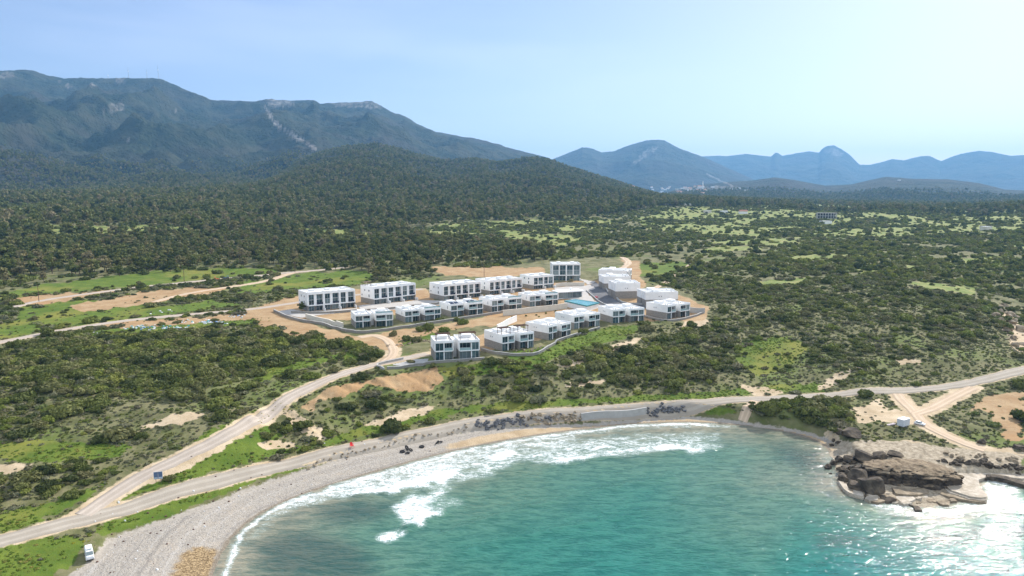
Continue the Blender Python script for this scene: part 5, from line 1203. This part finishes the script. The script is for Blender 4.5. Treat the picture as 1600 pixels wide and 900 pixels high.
rocks_along('armour_boulder', [(815,659),(850,657),(885,655),(910,654)], 64, RT + RB[:1], .45, .95, 'reddish tan armour boulder piled against the road edge beside dark ones', 'reddish armour boulders', .3)
rocks_along('armour_boulder', [(1010,648),(1035,646),(1068,646)], 46, RB, .5, 1.0, 'dark bluish armour boulder in the pile at the end of the concrete sea wall', 'bluish armour boulders', .1)
rocks_along('edge_stone', [(480,734),(540,712),(570,706),(640,691),(690,681),(735,671)], 46, RT, .25, .6, 'tan stone fallen from the broken bank onto the pebbles', 'stones below the broken bank', .3, 'stone', .3)
wall_line('sea_wall', [(908,659),(940,656),(975,652),(1010,649)], 2.0, .5, CONC, 'grey concrete sea wall holding the coast road between two boulder piles')
rocks_along('bank_stone', [(610,541),(640,538),(660,533),(668,536)], 30, RT, .3, .75, 'tan stone in the rocky bank left of the villa nearest the sea', 'stones of the rocky bank', .3, 'stone', 1.0)
rocks_along('garden_stone', [(810,548),(835,548),(850,543)], 18, RT, .3, .7, 'tan stone in the garden of the villa above the curved wall', 'stones of the villa garden', .3, 'stone', 1.2)
# the headland: one long undercut outcrop, tumbled boulders, wave-cut slabs
def outcrop():
    A_, B_ = np.array(GM(1352, 742)), np.array(GM(1490, 752)); d = B_ - A_; L = float(np.hypot(d[0], d[1])); me = rock_mesh('rock_outcrop', 77, ROCKD, 6, (1, 1, 1), .3, False); V = np.array([v.co[:] for v in me.vertices])
    n1 = fbm(V[:, 0] * 6, V[:, 1] * 4 + V[:, 2] * 5, 5, 78); V *= (1 + .22 * (n1 - .5))[:, None]
    V[:, 2] = np.where(V[:, 2] > .35, .35 + (V[:, 2] - .35) * .35, V[:, 2]); V[:, 1] -= np.where(V[:, 1] < 0, .18 * np.clip(V[:, 2] + .4, 0, 1), 0)
    st = np.sign(np.sin(V[:, 2] * 17 + 3 * fbm(V[:, 0] * 3, V[:, 1] * 3, 3, 81))); V[:, 1] *= 1 + .05 * st; V[:, 0] *= 1 + .02 * st; jn = ridged(V[:, 0] * 5, V[:, 2] * .8 + V[:, 1], 3, 82); V[:, 1] -= np.where(V[:, 1] < 0, -.22 * np.clip(jn - .72, 0, 1), 0) * 3
    V *= np.array([L * .58, 6.0, 7.0]); V[:, 2] += .9 * (fbm(V[:, 0] / 3, V[:, 1] / 3, 3, 79) - .5)
    me.vertices.foreach_set('co', V.astype(np.float32).ravel())
    for p in me.polygons: p.use_smooth = True
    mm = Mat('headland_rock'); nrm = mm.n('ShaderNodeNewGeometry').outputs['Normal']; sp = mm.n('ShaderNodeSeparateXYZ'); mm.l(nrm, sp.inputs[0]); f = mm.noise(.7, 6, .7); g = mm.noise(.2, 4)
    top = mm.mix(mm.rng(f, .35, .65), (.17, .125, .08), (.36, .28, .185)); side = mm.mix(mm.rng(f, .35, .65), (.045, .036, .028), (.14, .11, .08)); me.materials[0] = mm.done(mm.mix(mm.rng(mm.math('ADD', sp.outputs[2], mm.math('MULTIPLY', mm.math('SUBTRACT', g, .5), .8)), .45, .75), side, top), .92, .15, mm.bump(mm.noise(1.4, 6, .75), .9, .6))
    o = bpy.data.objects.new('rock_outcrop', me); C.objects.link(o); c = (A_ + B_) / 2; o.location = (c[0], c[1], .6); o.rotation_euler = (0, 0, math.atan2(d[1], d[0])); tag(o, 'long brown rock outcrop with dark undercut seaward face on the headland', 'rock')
outcrop()
for i, (a, b, s, sq, lab) in enumerate([(1362,772,3.6,.95,'big dark boulder at the front of the headland, nearest the waves'),(1335,768,2.6,.8,'dark boulder left of the big front boulder'),(1340,752,2.7,.8,'dark boulder behind the front boulders at the headland tip'),(1352,722,3.2,.8,'blocky dark boulder at the back of the boulder cluster'),(1372,718,2.6,.8,'dark boulder touching the upper end of the long outcrop'),(1325,722,2.0,.7,'small dark boulder at the left top of the cluster'),(1318,738,1.8,.8,'dark boulder on the left rim of the headland'),
      (1320,752,1.7,.8,'lower left boulder beside the tan slabs'),(1346,737,2.1,.8,'dark boulder in the middle of the cluster'),(1388,785,2.0,.5,'flat dark rock awash at the waterline below the outcrop'),(1302,690,.8,.8,'little dark rock on wet sand, upper of three'),(1309,694,.9,.8,'little dark rock on wet sand, right of three'),(1299,697,.8,.8,'little dark rock on wet sand, lower of three'),(1330,683,3.0,.7,'grey brown rock hump at the end of the sandy beach'),(1312,678,1.6,.8,'pale rock at the upper end of the sandy beach'),(1535,693,1.5,.7,'dark scrub covered rock on the sand flat'),(1592,704,1.5,.9,'lone dark block at the right edge of the sand flat'),(1398,713,2.2,.5,'dark crag on the top of long outcrop')]):
    o = bpy.data.objects.new('headland_boulder', RD[i % 5]); C.objects.link(o); x, y, z = GM(a, b); o.location = (x, y, max(z, 0) + s * sq * .35); o.rotation_euler = (random.uniform(-.3, .3), random.uniform(-.3, .3), i * 1.7); o.scale = (s, s * .85, s * sq); tag(o, lab, 'rock', 'headland boulders')
rocks_along('tumbled_rock', [(1318,722),(1335,735),(1325,750),(1345,765),(1360,778)], 46, RD, .4, 1.5, 'small dark rock wedged between the big headland boulders', 'small rocks of the headland', .2, 'rock', 2.2)
def slab(px_pts, z0, th, mat, label):
    q = np.array([P(a, b, z0 + th) for a, b in px_pts]); q = smooth_line(np.vstack([q, q[:1]]), 1)[:-1]; q = q + rng.normal(0, .22, q.shape); c = q.mean(0); q = q - c
    if np.sum(q[:, 0] * np.roll(q[:, 1], -1) - q[:, 1] * np.roll(q[:, 0], -1)) < 0: q = q[::-1]
    m = MB(); m.prism([tuple(p) for p in q * 1.06], -.8, th * .5); m.prism([tuple(p) for p in q], th * .5, th); o = m.build('flat_rock', mat, None, False); o.location = (c[0], c[1], z0); o.rotation_euler = (rng.normal(0, .012), rng.normal(0, .012), 0); tag(o, label, 'rock', 'broken slabs of the headland' if 'small broken' in label else 'wave cut slabs')
for k in range(30):
    cx_, cy_ = random.uniform(1308, 1500), 0; cy_ = 757 + (cx_ - 1308) * .10 + random.uniform(-4, 14) + (6 if 1350 < cx_ < 1440 else 0); w_ = random.uniform(5, 15); h_ = w_ * random.uniform(.25, .4)
    slab([(cx_ - w_, cy_ + random.uniform(-h_, h_) * .4), (cx_ - w_ * .3, cy_ - h_), (cx_ + w_ * .6, cy_ - h_ * random.uniform(.5, 1)), (cx_ + w_, cy_ + h_ * .3), (cx_ + w_ * .2, cy_ + h_), (cx_ - w_ * .6, cy_ + h_ * .8)], random.uniform(-.1, .15), random.uniform(.35, .7), random.choice((ROCKP, ROCKT, ROCKT)), 'small broken slab in the wave washed band before the headland')
slab([(1310,752),(1330,755),(1350,770),(1346,776),(1322,768)], .1, .7, ROCKP, 'cracked tan slab at the headland tip'); slab([(1322,764),(1348,764),(1349,773),(1330,771)], .2, .6, ROCKT, 'tan slab standing in foam below the dark boulders')
slab([(1394,762),(1420,758),(1450,764),(1452,770),(1430,774),(1400,772)], .1, .8, ROCKT, 'yellow ochre slab under the overhang of the outcrop'); slab([(1400,775),(1425,772),(1430,782),(1408,786)], .0, .6, ROCKP, 'pale slab at the outer edge below the outcrop')
slab([(1478,745),(1500,736),(1560,734),(1605,737),(1605,746),(1565,743),(1534,746),(1529,760),(1545,776),(1525,779),(1490,769),(1476,762)], .15, .75, ROCKP, 'broad flat pale rock shelf right of the long outcrop'); slab([(1430,758),(1475,762),(1500,771),(1545,783),(1520,784),(1470,772)], .1, .5, ROCKT, 'narrow tan ledge running along the foot of the outcrop')
slab([(1422,788),(1436,790),(1442,799),(1430,797)], -.1, .55, ROCKD, 'dark reef rock awash farthest out in the foam'); slab([(1540,742),(1560,740),(1605,754),(1605,758),(1562,745),(1542,746)], .3, .8, ROCKD, 'dark rock ledge around the small foaming inlet')
rocks_along('shore_rock', [(1470,722),(1510,724),(1550,727),(1600,733)], 34, RD, .5, 1.2, 'dark rock in the jagged line behind the pale rock shelf', 'jagged dark shore rocks', .35, 'rock', .7)
rocks_along('shore_rock', [(1480,718),(1530,716),(1600,722)], 24, RT, .4, 1.0, 'pale rock on the sand flat behind the jagged dark line', 'pale shore rocks', .4, 'rock', 1.4)
rocks_along('slope_rock', [(1565,478),(1580,500),(1592,525),(1596,545)], 36, RT, .8, 2.6, 'pale rock on the eroded slope at the east edge of the hillside', 'pale rocks of the eastern slope', .35, 'rock', 3.5)

# ------------------------------------------------------------------ dumped rubbish, scattered litter
LW = simple('scrap_white', (.75, .76, .76), .6); LT = simple('scrap_teal', (.12, .42, .40), .6); LB = simple('scrap_blue', (.22, .34, .55), .6)
m = MB(); x0, y0, z0 = GM(300, 508)
for (a, b, n_, sp) in [(325,505,42,5),(280,514,34,6),(215,512,40,9),(250,513,22,6),(345,507,22,4),(370,498,18,5),(290,503,14,5),(260,490,8,8),(160,520,12,4)]:
    for _ in range(n_):
        px_, py_ = a + random.gauss(0, sp * 1.6), b + random.gauss(0, 1.6); xx, yy = P(px_, py_, 14.6); zz = T1(xx, yy); s = random.uniform(.15, .75); t = random.uniform(0, 3); ca, sa = math.cos(t) * s, math.sin(t) * s; hh = random.uniform(.1, .5); mi = random.choice((0, 0, 0, 0, 1, 2))
        m.loft([[(xx - x0 + u, yy - y0 + v, zz - z0 - .05) for u, v in ((ca, sa), (-sa, ca), (-ca * .8, -sa * .7), (sa, -ca * .8))], [(xx - x0 + u * .7, yy - y0 + v * .6, zz - z0 + hh) for u, v in ((ca, sa), (-sa, ca), (-ca, -sa), (sa, -ca))]], mi)
o = m.build('rubbish', [LW, LT, LB]); o.location = (x0, y0, z0); tag(o, kind='stuff')
m = MB(); x0, y0, z0 = GM(350, 800)
for _ in range(420):
    px_, py_ = random.uniform(120, 700), random.uniform(660, 895); xx, yy = P(px_, py_, 2); pt = np.array([[xx, yy]])
    e = dist_line(edge, pt[:, 0], pt[:, 1])[0]; 
    if inside(seapoly, pt[:, 0], pt[:, 1])[0] or e > 16 or random.random() < e / 20: continue
    zz = T1(xx, yy); s = random.uniform(.08, .3); t = random.uniform(0, 3); m.loft([[(xx - x0 + s * math.cos(t + k), yy - y0 + s * .7 * math.sin(t + k), zz - z0 - .05) for k in (0, 1.3, 2.6, 3.9, 5.2)], [(xx - x0 + s * .6 * math.cos(t + k), yy - y0 + s * .5 * math.sin(t + k), zz - z0 + s * .7) for k in (0, 1.3, 2.6, 3.9, 5.2)]], random.choice((0, 1, 1)))
o = m.build('driftwood_litter', [LW, BROWN]); o.location = (x0, y0, z0); tag(o, kind='stuff')

# ------------------------------------------------------------------ far buildings
def far_house(px, py, w_, d_, h_, label, group, tiles=False, tower=0):
    x, y, z = GM(px, py); root = empty('village_house', (x, y, z), random.uniform(-.5, .5)); tag(root, label, 'house', group); MB().box(-w_ / 2, w_ / 2, -d_ / 2, d_ / 2, -4, h_).build('wall', WHITE if random.random() < .6 else CREAM, root)
    if tiles: MB().loft([[(-w_ / 2 - .4, -d_ / 2 - .4, h_), (w_ / 2 + .4, -d_ / 2 - .4, h_), (w_ / 2 + .4, d_ / 2 + .4, h_), (-w_ / 2 - .4, d_ / 2 + .4, h_)], [(-w_ / 2, -.2, h_ + 2.4), (w_ / 2, -.2, h_ + 2.4), (w_ / 2, .2, h_ + 2.4), (-w_ / 2, .2, h_ + 2.4)]]).build('roof', simple('roof_tiles', (.34, .16, .10)), root)
    else: MB().box(-w_ / 2 - .3, w_ / 2 + .3, -d_ / 2 - .3, d_ / 2 + .3, h_, h_ + .5).build('roof', ROOFM, root)
    return root
for k in range(46):
    px_ = random.gauss(1075, 36); py_ = 296 + random.uniform(-4, 8) + abs(px_ - 1075) * .03
    far_house(px_, py_, random.uniform(10, 24), random.uniform(9, 14), random.uniform(5, 9), 'white house of the distant village at the foot of the mountains' if k % 2 else 'red roofed house of the distant village at the foot of mountains', 'white village houses' if k % 2 else 'red roofed village houses', k % 2 == 0)
for i, (a, b, lab) in enumerate([(1105,333,'long pale farm house on the plain below the village, left one'),(1131,333,'pale farm building between two others below the village'),(1161,334,'pale farm building on the plain, right one of the row'),(1073,322,'single pale house at the edge of the hill forest'),(1290,350,'tiny white house among the fields'),(1540,360,'white long shed in the distant fields'),(1405,282,'white house on the crest of the dark low hill'),(1300,331,'white shed near the concrete frame building')]): far_house(a, b, random.uniform(9, 15), 7, 3.6, lab, None, i == 2)
x, y, z = GM(1098, 297); root = empty('minaret', (x, y, z)); tag(root, 'slim white minaret rising above the distant village', 'tower'); MB().tube((0, 0, -3), (0, 0, 34), 2.2, 1.9, 10).build('shaft', WHITE, root); MB().tube((0, 0, 24), (0, 0, 26), 3.2, 3.2, 10).build('gallery', WHITE, root); MB().tube((0, 0, 34), (0, 0, 43), 2.2, .2, 10).build('spire', ROOFM, root)
def frame_building():
    x, y, z = GM(1291, 341.5); d = math.hypot(x, y); L = 25 / F * d; H = 7.5 / F * d; root = empty('concrete_frame', (x, y, z), -math.atan2(x, y) * .6); tag(root, 'unfinished long concrete building with dark openings in the distant fields', 'building'); n_ = 7; m = MB()
    for k in range(n_ + 1): m.box(-L / 2 + L * k / n_ - .5, -L / 2 + L * k / n_ + .5, -5, -4, -3, H); m.box(-L / 2 + L * k / n_ - .5, -L / 2 + L * k / n_ + .5, 4, 5, -3, H)
    m.build('column_grid', CONC, root)
    for zz in (0, H * .48, H): MB().box(-L / 2 - .8, L / 2 + .8, -5.3, 5.3, zz - .3, zz + .35).build('floor_slab', CONC, root)
    MB().box(-L / 2 + .5, L / 2 - .5, 2.0, 2.4, .4, H - .4).build('back_wall', DARKM, root)
frame_building()
#@@THINGS1
#@@HAZE0
# ------------------------------------------------------------------ air
hm = bpy.data.materials.new('haze'); hm.use_nodes = True; t = hm.node_tree; t.nodes.clear(); pv = t.nodes.new('ShaderNodeVolumePrincipled'); mo = t.nodes.new('ShaderNodeOutputMaterial')
pv.inputs['Color'].default_value = (.25, .58, 1.0, 1); pv.inputs['Density'].default_value = 0.000085; pv.inputs['Anisotropy'].default_value = .18; t.links.new(pv.outputs[0], mo.inputs['Volume'])
hz = MB().box(-13600, 13600, -6500, 14800, -9, 1010).build('haze', hm); tag(hz, kind='stuff')
#@@HAZE1
